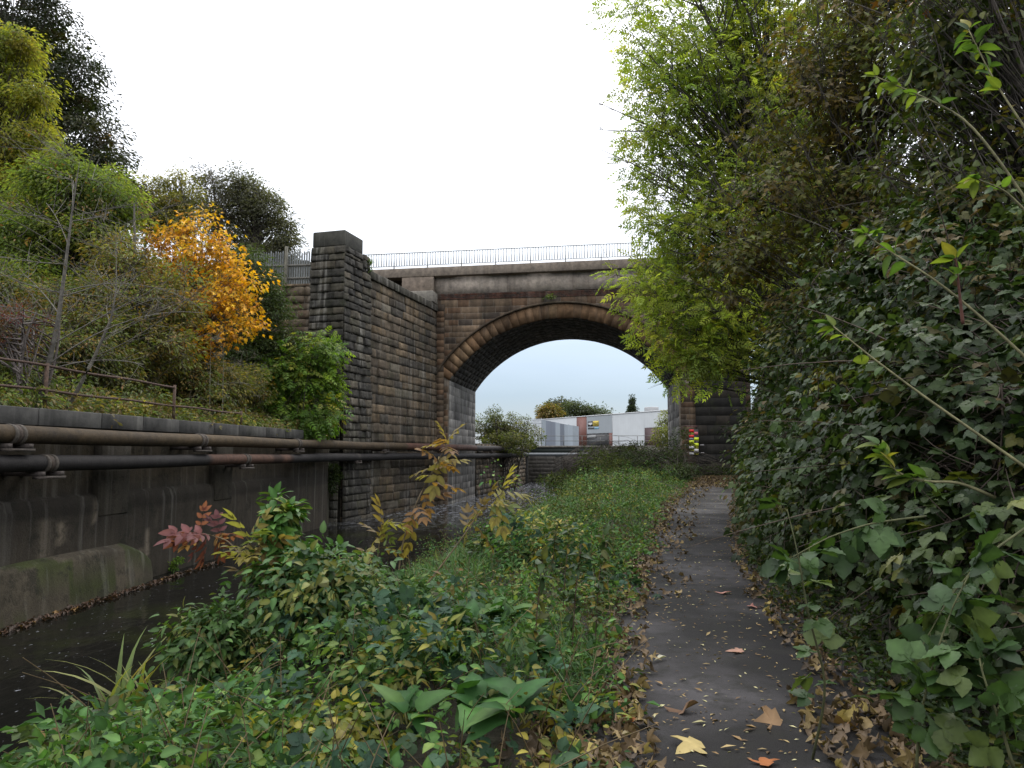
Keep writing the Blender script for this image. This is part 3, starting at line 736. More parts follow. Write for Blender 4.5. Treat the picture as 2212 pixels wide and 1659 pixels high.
mb = MB(); mb.add(v, np.stack([a, a + n, a + n + 1, a + 1], 1), cc)
ye = 30.38; xe = float(xw(ye)); mb.add([(xe + .03, ye, -1.75), (xe - .6, ye, -1.75), (xe - .6, ye, 2.3), (xe + .03, ye, 2.1)], np.array([[0, 1, 2, 3]]), (.08, .07, .055))
mb.build('wall_face', M['wallcon'], cw, True)
mb = MB()                                                  # sloping ledge at the water line, with its rounded end
ly = np.concatenate([np.arange(-14, 9, .3), np.arange(9, 15.95, .08), np.linspace(16, 17.2, 7)])
v = []
for y in ly:
    k = np.clip((17.2 - y) / 1.3, 0, 1) ** .5
    x = float(xw(y)); h = -.53 + .03 * float(wob(y, 2, 1.2))
    for o, z in ((.42, -1.7), (.36, -1.2), (.27 + .05 * float(wob(y, 5, 2.5)), h - .08), (.22, h), (.02, h + .07)): v.append((x + o * (.25 + .75 * k) if o > .1 else x + o, y, -1.7 + (z + 1.7) * (.35 + .65 * k)))
i, j = np.meshgrid(np.arange(len(ly) - 1), np.arange(4), indexing='ij'); a = (i * 5 + j).ravel()
v = np.array(v); mb.add(v, np.stack([a, a + 5, a + 6, a + 1], 1), np.where((wob(v[:, 1] * 1.3, v[:, 2] * 3, 1.6) > .25)[:, None], V(.045, .055, .016), V(.080, .068, .047)) * (1 + .35 * wob(v[:, 1], v[:, 2] * 2, 1.5))[:, None]); mb.build('ledge', M['wallcon'], cw, True)
mb = MB()                                                  # pilasters behind the pipes
for y in (15.6, 20.9, 8.5):
    F_ = lambda v: np.stack([xw(v[:, 1]) + v[:, 0], v[:, 1], v[:, 2]], 1)
    bevbox(mb, (-.2, y - .55, .2), (.035, y + .55, 2.1), .03, (.07, .062, .048), F_)
mb.build('pilaster', M['wallcon'], cw)
mb = MB(); y = -14.0
while y < 26.4:
    L = r.uniform(1.5, 2.1); F_ = lambda v: np.stack([xw(v[:, 1]) + v[:, 0], v[:, 1], v[:, 2]], 1)
    dz = r.uniform(-.006, .006)
    bevbox(mb, (-.42, y + .008, 2.12 + dz), (.12, y + L - .008, 2.46 + dz), .018, np.array([.075, .075, .072]) * r.uniform(.85, 1.15), F_); y += L
mb.build('coping', M['deckcon'], cw)

# ---- pipes along the wall
def xp(Y): return np.interp(Y, [-14, 12, 30, 33, 37, 44, 53, 66], [-9.1, -10.52, -11.5, -11.55, -10.95, -9.3, -9.2, -8.0])
def ypix(x, y):
    Y = 20.0
    for _ in range(40):
        d = ray(x, y); Y = .5 * Y + .5 * float(xp(Y)) * d[1] / d[0]
    return Y
def pipe(name, label, z, rad, cols, px):
    t = thing(name, label, 'pipe', (-10.5, 12, z), 'pipes bracketed to the river wall')
    py_ = np.arange(-14, 66.1, .25); pts = np.stack([xp(py_), py_, 0 * py_ + z + .01 * np.sin(py_ * .7)], 1)
    cc = np.array([cols(y) for y in py_]); mb = MB(); tube(mb, pts, rad * np.where(py_ > 27.3, 1.2, 1.06), cc, 16); mb.build('pipe_run', M['pipe'], t, True)
    for x in px:
        y = ypix(x, 978) if x < 1100 else 60.0
        mb = MB()
        for dy in (-.10, .10): 
            yy = np.array([y + dy - .035, y + dy + .035]); tube(mb, np.stack([xp(yy), yy, 0 * yy + z], 1), rad * 1.22, (.06, .05, .04), 16)
        yy = np.array([y - .07, y + .07]); tube(mb, np.stack([xp(yy), yy, 0 * yy + z], 1), rad * 1.12, (.05, .035, .026), 16)
        mb.build('collar', M['rust'], t)
        mb = MB(); xx = float(xp(y)); xq = float(xw(y)) - .2
        box(mb, (xq, y + .18, z - rad - .09), (xx + rad * 1.1, y + .30, z - rad - .005), (.045, .035, .03)); box(mb, (xq, y - .3, z - rad - .09), (xx + rad * 1.1, y - .18, z - rad - .005), (.045, .035, .03))
        box(mb, (xx + rad * .2, y - .34, z - rad - .14), (xx + rad * 1.15, y + .34, z - rad - .092), (.05, .04, .032))
        mb.build('bracket', M['rust'], t)
    return t
def cu_(y): return np.array([.070, .050, .028]) * (.75 + .35 * hsh(np.floor(y / 4.3), 2)) if y < 38 else np.array([.10, .05, .035]) if y < 50 else np.array([.035, .03, .028])
def cl_(y):
    if 18.9 < y < 25: return np.array([.095, .052, .036]) * (1 if y < 23 or int(y * 1.3) % 2 else .35)
    return np.array([.022, .02, .02])
up_ = pipe('pipe', 'upper brown rusty pipe running below the wall coping', 1.92, .155, cu_, (25, 430, 640, 830, 985, 1060))
lp_ = pipe('pipe', 'lower black pipe with a reddish rusted middle length', 1.40, .145, cl_, (100, 528, 770, 1000, 1060))
mb = MB(); tube(mb, [(-8.0, 66, 1.92), (-8.0, 67.5, 1.9), (-7.6, 68.2, 1.7)], .16, (.05, .04, .035)); mb.build('end_bend', M['pipe'], up_, True)
cpipe = MB(); tube(cpipe, np.stack([np.linspace(-8.4, 3, 30), np.full(30, 70.5), np.full(30, 1.42)], 1), .17, (.11, .12, .13), 14)
tag(cpipe.build('pipe', M['metal'], None, True, (-3, 70.5, 1.4)), 'pale grey pipe crossing the river under the footbridge', 'pipe')

fw = thing('far_river_wall', 'rough stone river wall beyond the arch, under the far pipes', 'wall', (-9.6, 53, -1.7))
mb = MB(); A3, B3 = V(-9.72, 52.85, 0), V(-8.42, 72.5, 0); u3 = nrm(B3 - A3); L3_ = float(np.linalg.norm(B3 - A3)); n3 = V(u3[1], -u3[0], 0)
masonry(mb, A3, u3, n3, courses(0, L3_, -1.8, 2.25, .34, .5, 1.1, r), STONE, r, .05, .02, backing=(0, L3_, -2, 2.25, (.09, .08, .06)))
mb.build('wall_face', M['stone'], fw)
ew = thing('cross_wall', 'pale stone wall closing the river below the footbridge', 'wall', (-6, 79, -1.8))
mb = MB(); masonry(mb, (-9.2, 79, 0), (1, 0, 0), (0, -1, 0), courses(0, 6.2, -2, 1.9, .4, .7, 1.3, r), [((.10, .095, .085), 3), ((.085, .08, .073), 2)], r, .005, .003, backing=(0, 6.2, -2.2, 1.9, (.12, .11, .10)))
mb.build('wall_face', M['deckcon'], ew)

# ---- rusty railing on the coping
rr2 = thing('rusty_railing', 'thin rusty two-rail tube railing along the top of the river wall', 'railing', (-11.5, 15, 2.4))
for z in (2.86, 3.36):
    y2 = np.arange(-6, 23 if z < 3 else 18.7, .5); mb = MB(); tube(mb, np.stack([xw(y2) - .30, y2, z + .012 * np.sin(y2 * 2)], 1), .028, (.07, .04, .028), 7); mb.build('rail', M['rust'], rr2, True)
for y in (6.5, 9.9, 13.6, 18.5, 22.6):
    mb = MB(); x = float(xw(y)) - .30; tube(mb, [(x, y, 2.3), (x, y, 3.42 if y < 20 else 2.95)], .04, (.075, .045, .03), 8); mb.build('post', M['rust'], rr2, True)

# ---- palisade on the embankment
pf = thing('paling_fence', 'weathered grey paling fence of pointed upright slats left of the stone pier', 'fence', (-17, 37, 10.5))
mb = MB()
for k in range(44):
    x = -20 + k * .135; h = 12.25 + .05 * r.normal(); M2 = None
    v = V(x, 37, 10.5, x + .08, 37, 10.5, x + .08, 37, h, x + .04, 37, h + .12, x, 37, h, x, 37.025, 10.5, x + .08, 37.025, 10.5, x + .08, 37.025, h, x + .04, 37.025, h + .12, x, 37.025, h).reshape(10, 3)
    mb.add(v, [np.array([[0, 1, 2, 4], [6, 5, 9, 7], [1, 6, 7, 2], [5, 0, 4, 9], [2, 7, 8, 3], [3, 8, 9, 4]]), np.array([[4, 2, 3], [7, 9, 8]])], V(.16, .17, .17) * r.uniform(.7, 1.15))
mb.build('paling_panel', M['wood'], pf)
for z in (10.85, 11.55): mb = MB(); box(mb, (-20, 36.95, z), (-14.1, 36.99, z + .1), (.12, .115, .10)); mb.build('rail', M['wood'], pf)
for x in (-19.4, -17.15, -14.95): mb = MB(); bevbox(mb, (x - .07, 36.82, 10.2), (x + .07, 36.945, 12.62), .012, (.15, .14, .11)); mb.build('post', M['wood'], pf)

# ------------------------------------------------------------------ beyond the bridge
fb = thing('footbridge', 'low green-black girder footbridge with a thin rail over the river', 'footbridge', (-2.5, 75, 2))
mb = MB(); box(mb, (-8.6, 74.6, 2.12), (4.6, 76.6, 2.30), (.20, .19, .17)); mb.build('deck', M['deckcon'], fb)
mb = MB(); box(mb, (-8.4, 74.75, 1.45), (4.4, 74.85, 2.118), (.018, .026, .022)); box(mb, (-8.4, 76.3, 1.45), (4.4, 76.4, 2.118), (.018, .026, .022))
box(mb, (-8.4, 74.6, 1.40), (4.4, 74.98, 1.447), (.018, .026, .022)); mb.build('girder', M['metal'], fb)
for z in (2.78, 3.28): mb = MB(); tube(mb, [(-8.5, 74.7, z), (4.5, 74.7, z)], .028, (.16, .16, .15), 6); mb.build('rail', M['metal'], fb, True)
for k in range(8): mb = MB(); x = -8.4 + k * 1.83; tube(mb, [(x, 74.7, 2.28), (x, 74.7, 3.3)], .035, (.13, .13, .12), 6); mb.build('post', M['metal'], fb, True)
for x in (-8.9, -5.3):
    mb = MB(); bevbox(mb, (x - .3, 74.7, -2), (x + .35, 76.5, 1.397), .03, (.05, .048, .044) if x > -6 else (.03, .03, .028)); mb.build('pier', M['deckcon'], fb)
sr = thing('handrail', 'pale two-rail tube handrail beside the far jamb of the arch', 'railing', (-12, 62, 2.2))
for z in (3.0, 3.45): mb = MB(); tube(mb, [(-14, 64, z), (-8.6, 64, z)], .03, (.22, .22, .21), 6); mb.build('rail', M['metal'], sr, True)
for x in (-13.5, -11, -8.7): mb = MB(); tube(mb, [(x, 64, 2.1), (x, 64, 3.47)], .035, (.2, .2, .19), 6); mb.build('post', M['metal'], sr, True)
hd = thing('steel_hoarding', 'pale blue-grey corrugated steel hoarding in front of the white warehouse', 'fence', (-6, 90, 2.5))
A2, B2 = V(-7.5, 80, 0), V(-4.4, 101, 0); u2 = nrm(B2 - A2); n2 = V(u2[1], -u2[0], 0); LH = np.linalg.norm(B2 - A2); k = 0; s_ = 0
while s_ < LH - .1:
    L = min(r.uniform(1.1, 2.6), LH - s_); mb = MB(); c = V(.30, .34, .38) * r.uniform(.8, 1.12) * (V(.5, .5, .55) if r.random() < .15 else 1)
    uu = np.linspace(s_ + .02, s_ + L - .02, max(4, int(L * 8))); dd = .035 * (np.arange(len(uu)) % 2) + r.uniform(0, .06)
    zt = 5.15 + r.uniform(-.04, .04)
    a = A2 + u2 * uu[:, None] + n2 * dd[:, None]; vv = np.concatenate([a + V(0, 0, 2.0), a + V(0, 0, zt), a + V(0, 0, 2.0) - n2 * .03, a + V(0, 0, zt) - n2 * .03]); n = len(uu); q = np.arange(n - 1)
    mb.add(vv, np.concatenate([np.stack([q, q + 1, q + n + 1, q + n], 1), np.stack([q + 2 * n + 1, q + 2 * n, q + 3 * n, q + 3 * n + 1], 1)]), c)
    mb.build('steel_sheet', M['cladding'], hd); s_ += L
pg = thing('palisade_fence', 'tall grey steel palisade fence at the left end of the hoarding', 'fence', (-9, 79, 2.3))
mb = MB()
for k in range(22):
    x = -10.6 + k * .15; h = 5.3 + .04 * r.normal(); box(mb, (x, 79, 2.2), (x + .07, 79.03, h), (.25, .27, .29))
mb.build('pale_panel', M['metal'], pg)
for z in (2.9, 4.7): mb = MB(); box(mb, (-10.6, 79.032, z), (-7.3, 79.07, z + .06), (.22, .24, .26)); mb.build('rail', M['metal'], pg)
# warehouse
W0 = V(-12.5, 157.4, 0); wu = V(.6, -.8, 0); wnn = V(-.8, -.6, 0)
wh = thing('warehouse', 'long white metal-clad warehouse with a brick strip and grey sign panel', 'building', W0 + V(10, -13, 2.1))
Wf = lambda v: W0 + wu * v[:, :1] + wnn * v[:, 1:2] + V(0, 0, 1) * v[:, 2:3]
def clad(name, a, b, z0, z1, d, c, pitch=.5, par=wh):
    uu = np.arange(a, b + 1e-6, pitch / 4); uu = np.append(uu, b) if b - uu[-1] > .01 else uu
    dd = d + .02 * ((np.arange(len(uu)) // 2) % 2); n = len(uu); q = np.arange(n - 1); m = MB()
    v = np.concatenate([Wf(np.stack([uu, dd, 0 * uu + z], 1)) for z in (z0, z1)])
    m.add(v, np.stack([q, q + 1, q + n + 1, q + n], 1), c); return m.build(name, M['cladding'], par)
mb = MB(); box(mb, (-8, -35, 1.9), (46, 0, 8.75), (.5, .5, .5), Wf); core = mb.build('wall', M['cladding'], wh)
clad('white_cladding', -8, 9.4, 1.9, 8.72, .05, (.66, .68, .70)); clad('white_cladding', 21.3, 30.6, 1.9, 8.72, .05, (.60, .62, .63)); clad('white_cladding', 35.2, 46, 1.9, 8.72, .05, (.60, .62, .63)); clad('white_cladding', 30.6, 35.2, 6.0, 8.72, .05, (.60, .62, .63))
mb = MB(); box(mb, (9.45, .06, 1.9), (12.9, .1, 8.72), (.15, .055, .04), Wf); mb.build('brick_strip', M['paint'], wh)
mb = MB(); box(mb, (20.2, .02, 1.9), (21.25, .06, 5.3), (.15, .055, .04), Wf); mb.build('brick_strip', M['paint'], wh)
clad('grey_sign_panel', 12.95, 21.25, 5.35, 8.72, .07, (.33, .355, .375), .8)
mb = MB(); box(mb, (13, .012, 1.9), (20.1, .03, 5.3), (.03, .03, .032), Wf); box(mb, (13.1, .05, 4.5), (16, .09, 5.0), (.4, .4, .4), Wf); mb.build('entrance', M['paint'], wh)  # flat dark panel paints the shade of the entrance recess
mb = MB(); box(mb, (30.7, .012, 1.9), (35.1, .03, 5.95), (.07, .035, .035), Wf); mb.build('door', M['paint'], wh)
mb = MB(); box(mb, (-8.1, -.1, 8.73), (46.1, .16, 8.9), (.55, .56, .57), Wf); mb.build('roof_edge', M['cladding'], wh)
mb = MB(); bevbox(mb, (22, -9, 8.76), (24, -7, 10.3), .1, (.3, .3, .3), Wf); mb.build('roof_vent', M['cladding'], wh)
sg = MB(); box(sg, (13.45, .095, 6.75), (15.1, .14, 7.75), (.02, .022, .025), Wf); s1 = sg.build('sign', M['paint'], wh)
sg = MB(); box(sg, (15.12, .095, 6.75), (17.0, .14, 7.75), (.60, .45, .05), Wf); s2 = sg.build('sign', M['paint'], wh)
sg = MB(); sv = np.array([(13.65, 7.45), (14.95, 7.45), (14.95, 7.1), (14.6, 7.1), (14.3, 6.92), (14.0, 7.1), (13.65, 7.1)]); v = Wf(np.stack([sv[:, 0], 0 * sv[:, 0] + .146, sv[:, 1]], 1))
sg.add(np.concatenate([v, v.mean(0, keepdims=True)]), np.array([[i, (i + 1) % 7, 7] for i in range(7)]), (.6, .6, .6)); sg.build('emblem', M['paint'], s1)
text('TRADE', Wf(V(16.06, .15, 7.25).reshape(1, 3))[0], .60, (.03, .03, .03), s2, 'lettering', (math.pi / 2, 0, math.atan2(-.8, .6)))
sg = MB(); box(sg, (13.45, .095, 6.2), (15.6, .13, 6.5), (.05, .055, .06), Wf); box(sg, (15.6, .095, 6.2), (17.0, .13, 6.5), (.20, .42, .55), Wf); sg.build('sign', M['paint'], wh)

# ------------------------------------------------------------------ trees of the far bank
G_dark = [((.026, .036, .012), 3), ((.018, .026, .010), 3), ((.045, .045, .014), 1), ((.06, .038, .015), .5)]
G_yell = [((.26, .26, .05), 3), ((.31, .27, .05), 2), ((.17, .21, .05), 3), ((.34, .27, .06), .7)]
G_mid = [((.14, .195, .055), 3), ((.20, .23, .06), 2), ((.09, .135, .04), 2)]
G_brown = [((.21, .145, .05), 3), ((.16, .145, .045), 3), ((.27, .15, .045), 1.5), ((.11, .125, .04), 2)]
G_or = [((.70, .37, .022), 4), ((.58, .26, .014), 2), ((.70, .42, .03), 2), ((.42, .34, .03), .8), ((.36, .14, .02), .6)]
G_fresh = [((.11, .20, .03), 3), ((.17, .24, .035), 2), ((.065, .13, .025), 2), ((.26, .23, .04), .4)]
G_dg = [((.035, .058, .018), 3), ((.055, .075, .02), 2), ((.03, .045, .016), 2)]
def px(cx, cy_, rx, ry, Y, rd=None):                       # a crown lobe in metres from where it stands in view
    c = P(cx, cy_, Y); k = float((c - EYE) @ FW) / FPX
    return (*c, rx * k, rd if rd else rx * k, ry * k)
def gz(x, y): return float(ground(x, y))
def at(x, Y, y=978): c = P(x, y, Y); return V(c[0], Y, gz(c[0], Y))
def ttree(name, label, cat, bx, tx, ty, Y, tr, lobes, *a, **k):
    b = at(bx, Y); return tree(name, label, cat, b, P(tx, ty, Y), tr, lobes, *a, **k)
ttree('tall_tree', 'very tall dark green tree rising behind the yellow-green one, top left', 'tree', 60, -20, 0, 36, .45,
      [px(40, 40, 110, 120, 36, 3), px(110, 190, 110, 110, 36, 3), px(160, 320, 95, 100, 36, 3), px(225, 420, 70, 80, 36, 2.4), px(-80, 150, 160, 260, 37, 4), px(60, 440, 180, 140, 37, 3)],
      520, .9, 190, S, .23, G_dark, 11, droop=.5, flat=.4, shell=(.35, 1))
ttree('yellow_tree', 'yellow-green tree standing at the far left edge of the view', 'tree', -30, -20, 80, 24, .22,
      [px(-10, 130, 75, 100, 24), px(10, 270, 85, 110, 24), px(-20, 420, 110, 120, 24), px(-160, 300, 120, 260, 24, 2), px(20, 540, 80, 90, 23), px(70, 200, 35, 50, 24), px(30, 90, 40, 40, 24), px(80, 340, 40, 60, 24)],
      380, .65, 110, S, .17, G_yell, 12, droop=.6, shell=(.3, 1), lm='lime_leaf')
ttree('green_tree', 'soft light green tree below the tall dark one', 'tree', 120, 150, 370, 22, .13,
      [px(120, 400, 70, 60, 22), px(200, 420, 75, 60, 22), px(90, 520, 110, 80, 22), px(215, 520, 60, 70, 22), px(60, 640, 120, 90, 21), px(150, 690, 90, 60, 21), px(260, 470, 40, 60, 23), px(150, 360, 40, 40, 22), px(245, 400, 30, 35, 23), px(40, 470, 60, 60, 22.5)],
      380, .6, 110, S, .16, G_mid + [((.24, .24, .06), 1.5)], 13, droop=.55, shell=(.3, 1), lm='lime_leaf')
ttree('brown_tree', 'thin brown-leaved tree between the bare trunk and the orange maple', 'tree', 300, 290, 440, 21, .10,
      [px(280, 560, 65, 45, 21), px(250, 620, 90, 80, 21), px(350, 640, 70, 80, 21), px(300, 740, 110, 70, 20.5)],
      200, .5, 60, S, .15, G_brown + [((.16, .19, .045), 8)], 14, bark=(.10, .09, .075), twigs=7, shell=(.2, 1), bare=120)
ttree('orange_maple', 'bright orange maple in front of the grey-green trees', 'tree', 410, 420, 480, 24, .10,
      [px(385, 500, 40, 35, 24), px(440, 490, 45, 30, 24), px(490, 540, 35, 40, 24.2), px(430, 570, 70, 50, 24), px(505, 610, 40, 45, 24), px(360, 590, 40, 45, 24), px(450, 650, 60, 35, 23.7), px(525, 665, 28, 30, 24), px(400, 700, 35, 25, 23.6), px(480, 720, 40, 28, 23.5), px(555, 620, 18, 16, 24), px(340, 520, 30, 35, 24), px(430, 750, 50, 20, 23.5), px(545, 710, 22, 22, 24), px(320, 600, 40, 60, 23.6), px(380, 760, 60, 30, 23.2)],
      310, .46, 22, MAP, .15, G_or, 15, droop=.7, shell=(.3, 1), bark=(.09, .08, .06), up=.5)
ttree('birch_tree', 'slim yellow birch behind the orange maple', 'tree', 390, 385, 370, 42, .12,
      [px(385, 410, 45, 45, 42), px(395, 470, 55, 50, 42), px(350, 460, 40, 50, 42), px(315, 440, 25, 80, 42)], 150, .6, 75, S, .2, [((.30, .26, .04), 3), ((.22, .22, .05), 2), ((.14, .16, .05), 1)], 16, bark=(.16, .15, .14), shell=(.1, 1), droop=.7)
ttree('thin_tree', 'sparse half-bare tree between the birch and the round dark tree', 'tree', 465, 455, 360, 44, .10,
      [px(450, 390, 38, 38, 44), px(470, 430, 45, 50, 44), px(440, 460, 45, 40, 44)], 120, .6, 26, S, .19, [((.12, .10, .05), 3), ((.07, .075, .04), 2)], 17, bark=(.12, .11, .10), twigs=9, shell=(.1, 1))
ttree('round_tree', 'round dark grey-green tree left of the stone pier', 'tree', 550, 550, 400, 45, .3,
      [px(530, 415, 45, 40, 45), px(575, 455, 40, 45, 45), px(515, 490, 45, 60, 45), px(610, 510, 28, 45, 45), px(590, 560, 45, 40, 45), px(540, 580, 60, 50, 45)], 260, .75, 110, S, .20, [((.13, .135, .085), 2), ((.08, .085, .055), 2), ((.12, .11, .07), 1)], 18, droop=.4, shell=(.3, 1))
ttree('dark_shrub', 'dark green feathery shrub right of the orange maple', 'shrub', 550, 545, 560, 28.5, .07,
      [px(545, 590, 45, 60, 28.5), px(560, 680, 55, 80, 28.5), px(530, 770, 60, 80, 28), px(600, 760, 45, 70, 28.5), px(590, 640, 30, 60, 28.5)], 210, .5, 100, S, .13, [((.045, .075, .02), 3), ((.07, .09, .025), 2)], 19, droop=.4, shell=(.2, 1))
ttree('elder_bush', 'fresh green elder bush at the foot of the stone pier', 'bush', 650, 650, 760, 28.6, .05,
      [px(670, 770, 45, 50, 28.6), px(620, 820, 60, 60, 28.4), px(690, 840, 42, 70, 28.8), px(610, 890, 60, 40, 28.2), px(670, 905, 60, 35, 28.4), px(700, 760, 25, 35, 29)], 190, .5, 17, ELD, .34, G_fresh, 20, stems=6, droop=.5, lm='leaf_thin', shell=(.3, 1))
ttree('berry_bush', 'hawthorn bush with dull red berries at the far left edge', 'bush', 30, 40, 660, 13.5, .05,
      [px(40, 690, 70, 40, 13.5), px(-20, 720, 70, 60, 13.5)], 60, .28, 70, S, .06, [((.16, .02, .02), 2), ((.10, .06, .03), 2), ((.07, .08, .025), 2), ((.16, .09, .03), 1)], 21, stems=4, bark=(.12, .10, .09), twigs=6)
# bare trees
def bare_tree(name, label, base, pts, tr, nb, seed, bark, lo=.25, length=1.5, pal=None):
    r = np.random.default_rng(seed); t = thing(name, label, 'tree', base)
    pts = np.array(pts); s = np.linspace(0, 1, 24); q = np.linspace(0, 1, len(pts))
    ax = np.stack([np.interp(s, q, pts[:, k]) for k in range(3)], 1); ax[1:-1] = (ax[:-2] + 2 * ax[1:-1] + ax[2:]) / 4
    wb = MB(); tube(wb, ax, tr * (1 - .93 * s ** .8), bark, 8)
    h = r.uniform(lo, 1, nb); o = np.stack([np.interp(h, s, ax[:, k]) for k in range(3)], 1)
    ang = r.uniform(0, 6.28, nb); L = length * r.uniform(.5, 1.2, nb) * (1.15 - .6 * h)
    d = np.stack([np.cos(ang), np.sin(ang) * .6, r.uniform(-.15, .45, nb)], 1) * L[:, None]
    mid = o + d * .5 + np.stack([0 * h, 0 * h, r.uniform(-.1, .25, nb) * L], 1); end = o + d + np.stack([0 * h, 0 * h, r.uniform(-.05, .3, nb) * L], 1)
    bez(wb, o, mid, end, tr * .28 * (1.1 - h), .006, np.asarray(bark) * 1.1, 7, 5)
    k = r.integers(0, nb, nb * 6); u = r.uniform(.3, 1, nb * 6)[:, None]
    oo = (1 - u) ** 2 * o[k] + 2 * u * (1 - u) * mid[k] + u * u * end[k]; dd = nrm(d[k]) * .5 + r.normal(0, .4, (nb * 6, 3)) + V(0, 0, .15); dd *= length * .3 * r.uniform(.4, 1.3, (nb * 6, 1))
    bez(wb, oo, oo + dd * .5 + r.normal(0, .04, dd.shape), oo + dd, .007, .003, np.asarray(bark) * 1.15, 4, 3)
    wb.build('trunk', M['bark'], t, True)
    if pal:
        lb = MB(); e = np.concatenate([end, oo + dd]); e = e[r.random(len(e)) < .5]; foliage(lb, e, nrm(r.normal(0, 1, e.shape)), .16, 5, S, .085, pal, r, droop=.6); lb.build('crown', M['leaf'], t)
for nm, lab, lobs, n_, pal_, sd_, T_, sz_ in (
    ('hawthorn_bush', 'russet and green hawthorn bush behind the bare tree, at the far left', [px(60, 760, 110, 60, 17), px(170, 740, 80, 70, 18), px(-40, 640, 80, 80, 18), px(90, 660, 70, 50, 18.5), px(200, 660, 60, 60, 19)], 330, G_brown + [((.10, .14, .03), 9)], 301, S, .12),
    ('hawthorn_bush', 'olive-brown bush under the orange maple, behind the sapling stems', [px(370, 800, 80, 55, 23), px(460, 820, 70, 50, 24), px(300, 790, 60, 60, 21), px(520, 830, 50, 45, 26), px(230, 800, 60, 50, 19)], 300, G_brown[1:] + [((.12, .14, .035), 5), ((.26, .20, .04), 1.5)], 302, S, .13),
    ('green_bush', 'deep green bush in the gap left of the brown-leaved tree', [px(190, 640, 60, 80, 23), px(110, 600, 90, 60, 24), px(240, 720, 60, 60, 22)], 170, [((.10, .16, .04), 3), ((.15, .20, .045), 2), ((.20, .19, .05), 1)], 303, S, .14)):
    c_ = lobs[0]; b = V(c_[0], c_[1], gz(c_[0], c_[1])); tree(nm, lab, 'bush', b, V(c_[0], c_[1], c_[2] + c_[5] * .4), .03, lobs, n_, .5, 70, T_, sz_, pal_, sd_, stems=6, spread=.6, shell=(.3, 1), droop=.5, bark=(.11, .10, .08), twigs=6)
b = V(-11.9, 14, gz(-11.9, 14))
bare_tree('bare_tree', 'bare pale-barked tree with a straight trunk behind the rusty railing', b, [b, P(125, 700, 14), P(143, 560, 14), P(158, 440, 14), P(172, 350, 14)], .065, 28, 31, (.11, .10, .085), .10, 2.7, [((.17, .09, .03), 2), ((.10, .08, .03), 2), ((.09, .11, .03), 1)])
b = V(-11.75, 14.6, gz(-11.75, 14.6))
bare_tree('leaning_tree', 'thin dark tree leaning to the right out over the coping', b, [b, P(200, 780, 14.6), P(240, 690, 14.7), P(252, 620, 14.8), P(250, 480, 15)], .05, 26, 32, (.11, .10, .08), .25, 2.3, [((.15, .08, .03), 2), ((.09, .075, .03), 2)])
for k, (x, ytop, Y) in enumerate(((450, 720, 22), (478, 740, 22.4), (528, 760, 25))):
    b = at(x, Y); bare_tree('sapling', ('pale straight sapling stem below the orange maple, left of its twin', 'pale straight sapling stem below the orange maple, right of its twin', 'thin sapling stem between the maple and the elder bush')[k], b, [b, P(x + 3, 850, Y), P(x + 6, ytop, Y)], .03, 9, 40 + k, (.17, .16, .12), .35, .8)
# undergrowth on the far bank
r = np.random.default_rng(50)
lb = MB(); n = 1500
y = 9 + 22.5 * r.random(n) ** .9; dx = .2 + 5.5 * r.random(n) ** 1.3; x = xw(y) - dx
z = ground(x, y) + (r.uniform(.0, .6, n) + 1.0 * np.clip(wob(x * 1.2, y, 1.2), 0, 1) * np.clip(dx / 1.2, .3, 1)) * np.minimum(1, .25 + dx * .6)
PU = [((.11, .15, .045), 3), ((.18, .13, .05), 2), ((.07, .10, .035), 3), ((.34, .27, .06), 1.2), ((.14, .095, .04), 2), ((.17, .23, .06), 1.6)]
cen = np.stack([x, y, z], 1)
foliage(lb, cen, nrm(r.normal(0, 1, (n, 3)) + V(.5, -.5, .4)), .36, 34, S, .14, PU, r, droop=.45, mixv=.25)
wb = MB(); k = r.integers(0, n, 600); d = r.normal(0, .35, (600, 3)) + V(0, 0, .45); bez(lb, cen[k] - V(0, 0, .3), cen[k] + d * .3, cen[k] + d, .007, .003, (.11, .09, .06), 4, 3)
tag(lb.build('undergrowth', M['leaf']), 'tangled brown and green undergrowth along the far bank above the coping', 'undergrowth', kind='stuff')
# ivy on the foot of the wing wall, ferns, small plants on the masonry
def clump_plant(name, label, cat, cen, rad, n, per, T, size, pal, seed, lm='leaf', flat=.8, droop=.3, face=None, stemc=(.07, .06, .03), group=None, loc=None):
    r = np.random.default_rng(seed); c = np.asarray(cen, float); rad = np.asarray(rad, float) * np.ones(3)
    p = c + nrm(r.normal(0, 1, (n, 3))) * rad * r.uniform(.3, 1, (n, 1)); base = c - V(0, 0, rad[2]) if loc is None else np.asarray(loc, float)
    t = thing(name, label, cat, base, group)
    wb = MB(); bez(wb, np.tile(base, (n, 1)) + r.normal(0, .15, (n, 3)) * rad * V(1, 1, 0), (p + base) / 2 + r.normal(0, .2, p.shape) * rad, p, .007, .003, stemc, 4, 4); wb.build('stems', M['bark'], t)
    lb = MB(); foliage(lb, p, nrm(p - c), float(rad.mean()) * .4, per, T, size, pal, r, flat, droop); lb.build('foliage', M[lm], t, True); return t
clump_plant('ivy', 'dark ivy hanging on the foot of the wing wall beside the river wall', 'ivy', P(705, 1030, 31.6) + V(.2, 0, 0), (.35, .5, 1.0), 40, 30, S, .12, G_dg, 61, loc=P(705, 1080, 31.6))
clump_plant('wall_plant', 'small leafy plant growing on the crown of the arch', 'plant', P(1188, 640, 43.7), (.35, .2, .22), 10, 9, S, .16, G_mid, 62)
clump_plant('wall_plant', 'small tuft of leaves on the broken top of the stone pier', 'plant', P(795, 572, 34.6), (.22, .22, .35), 12, 12, S, .12, G_fresh, 63)
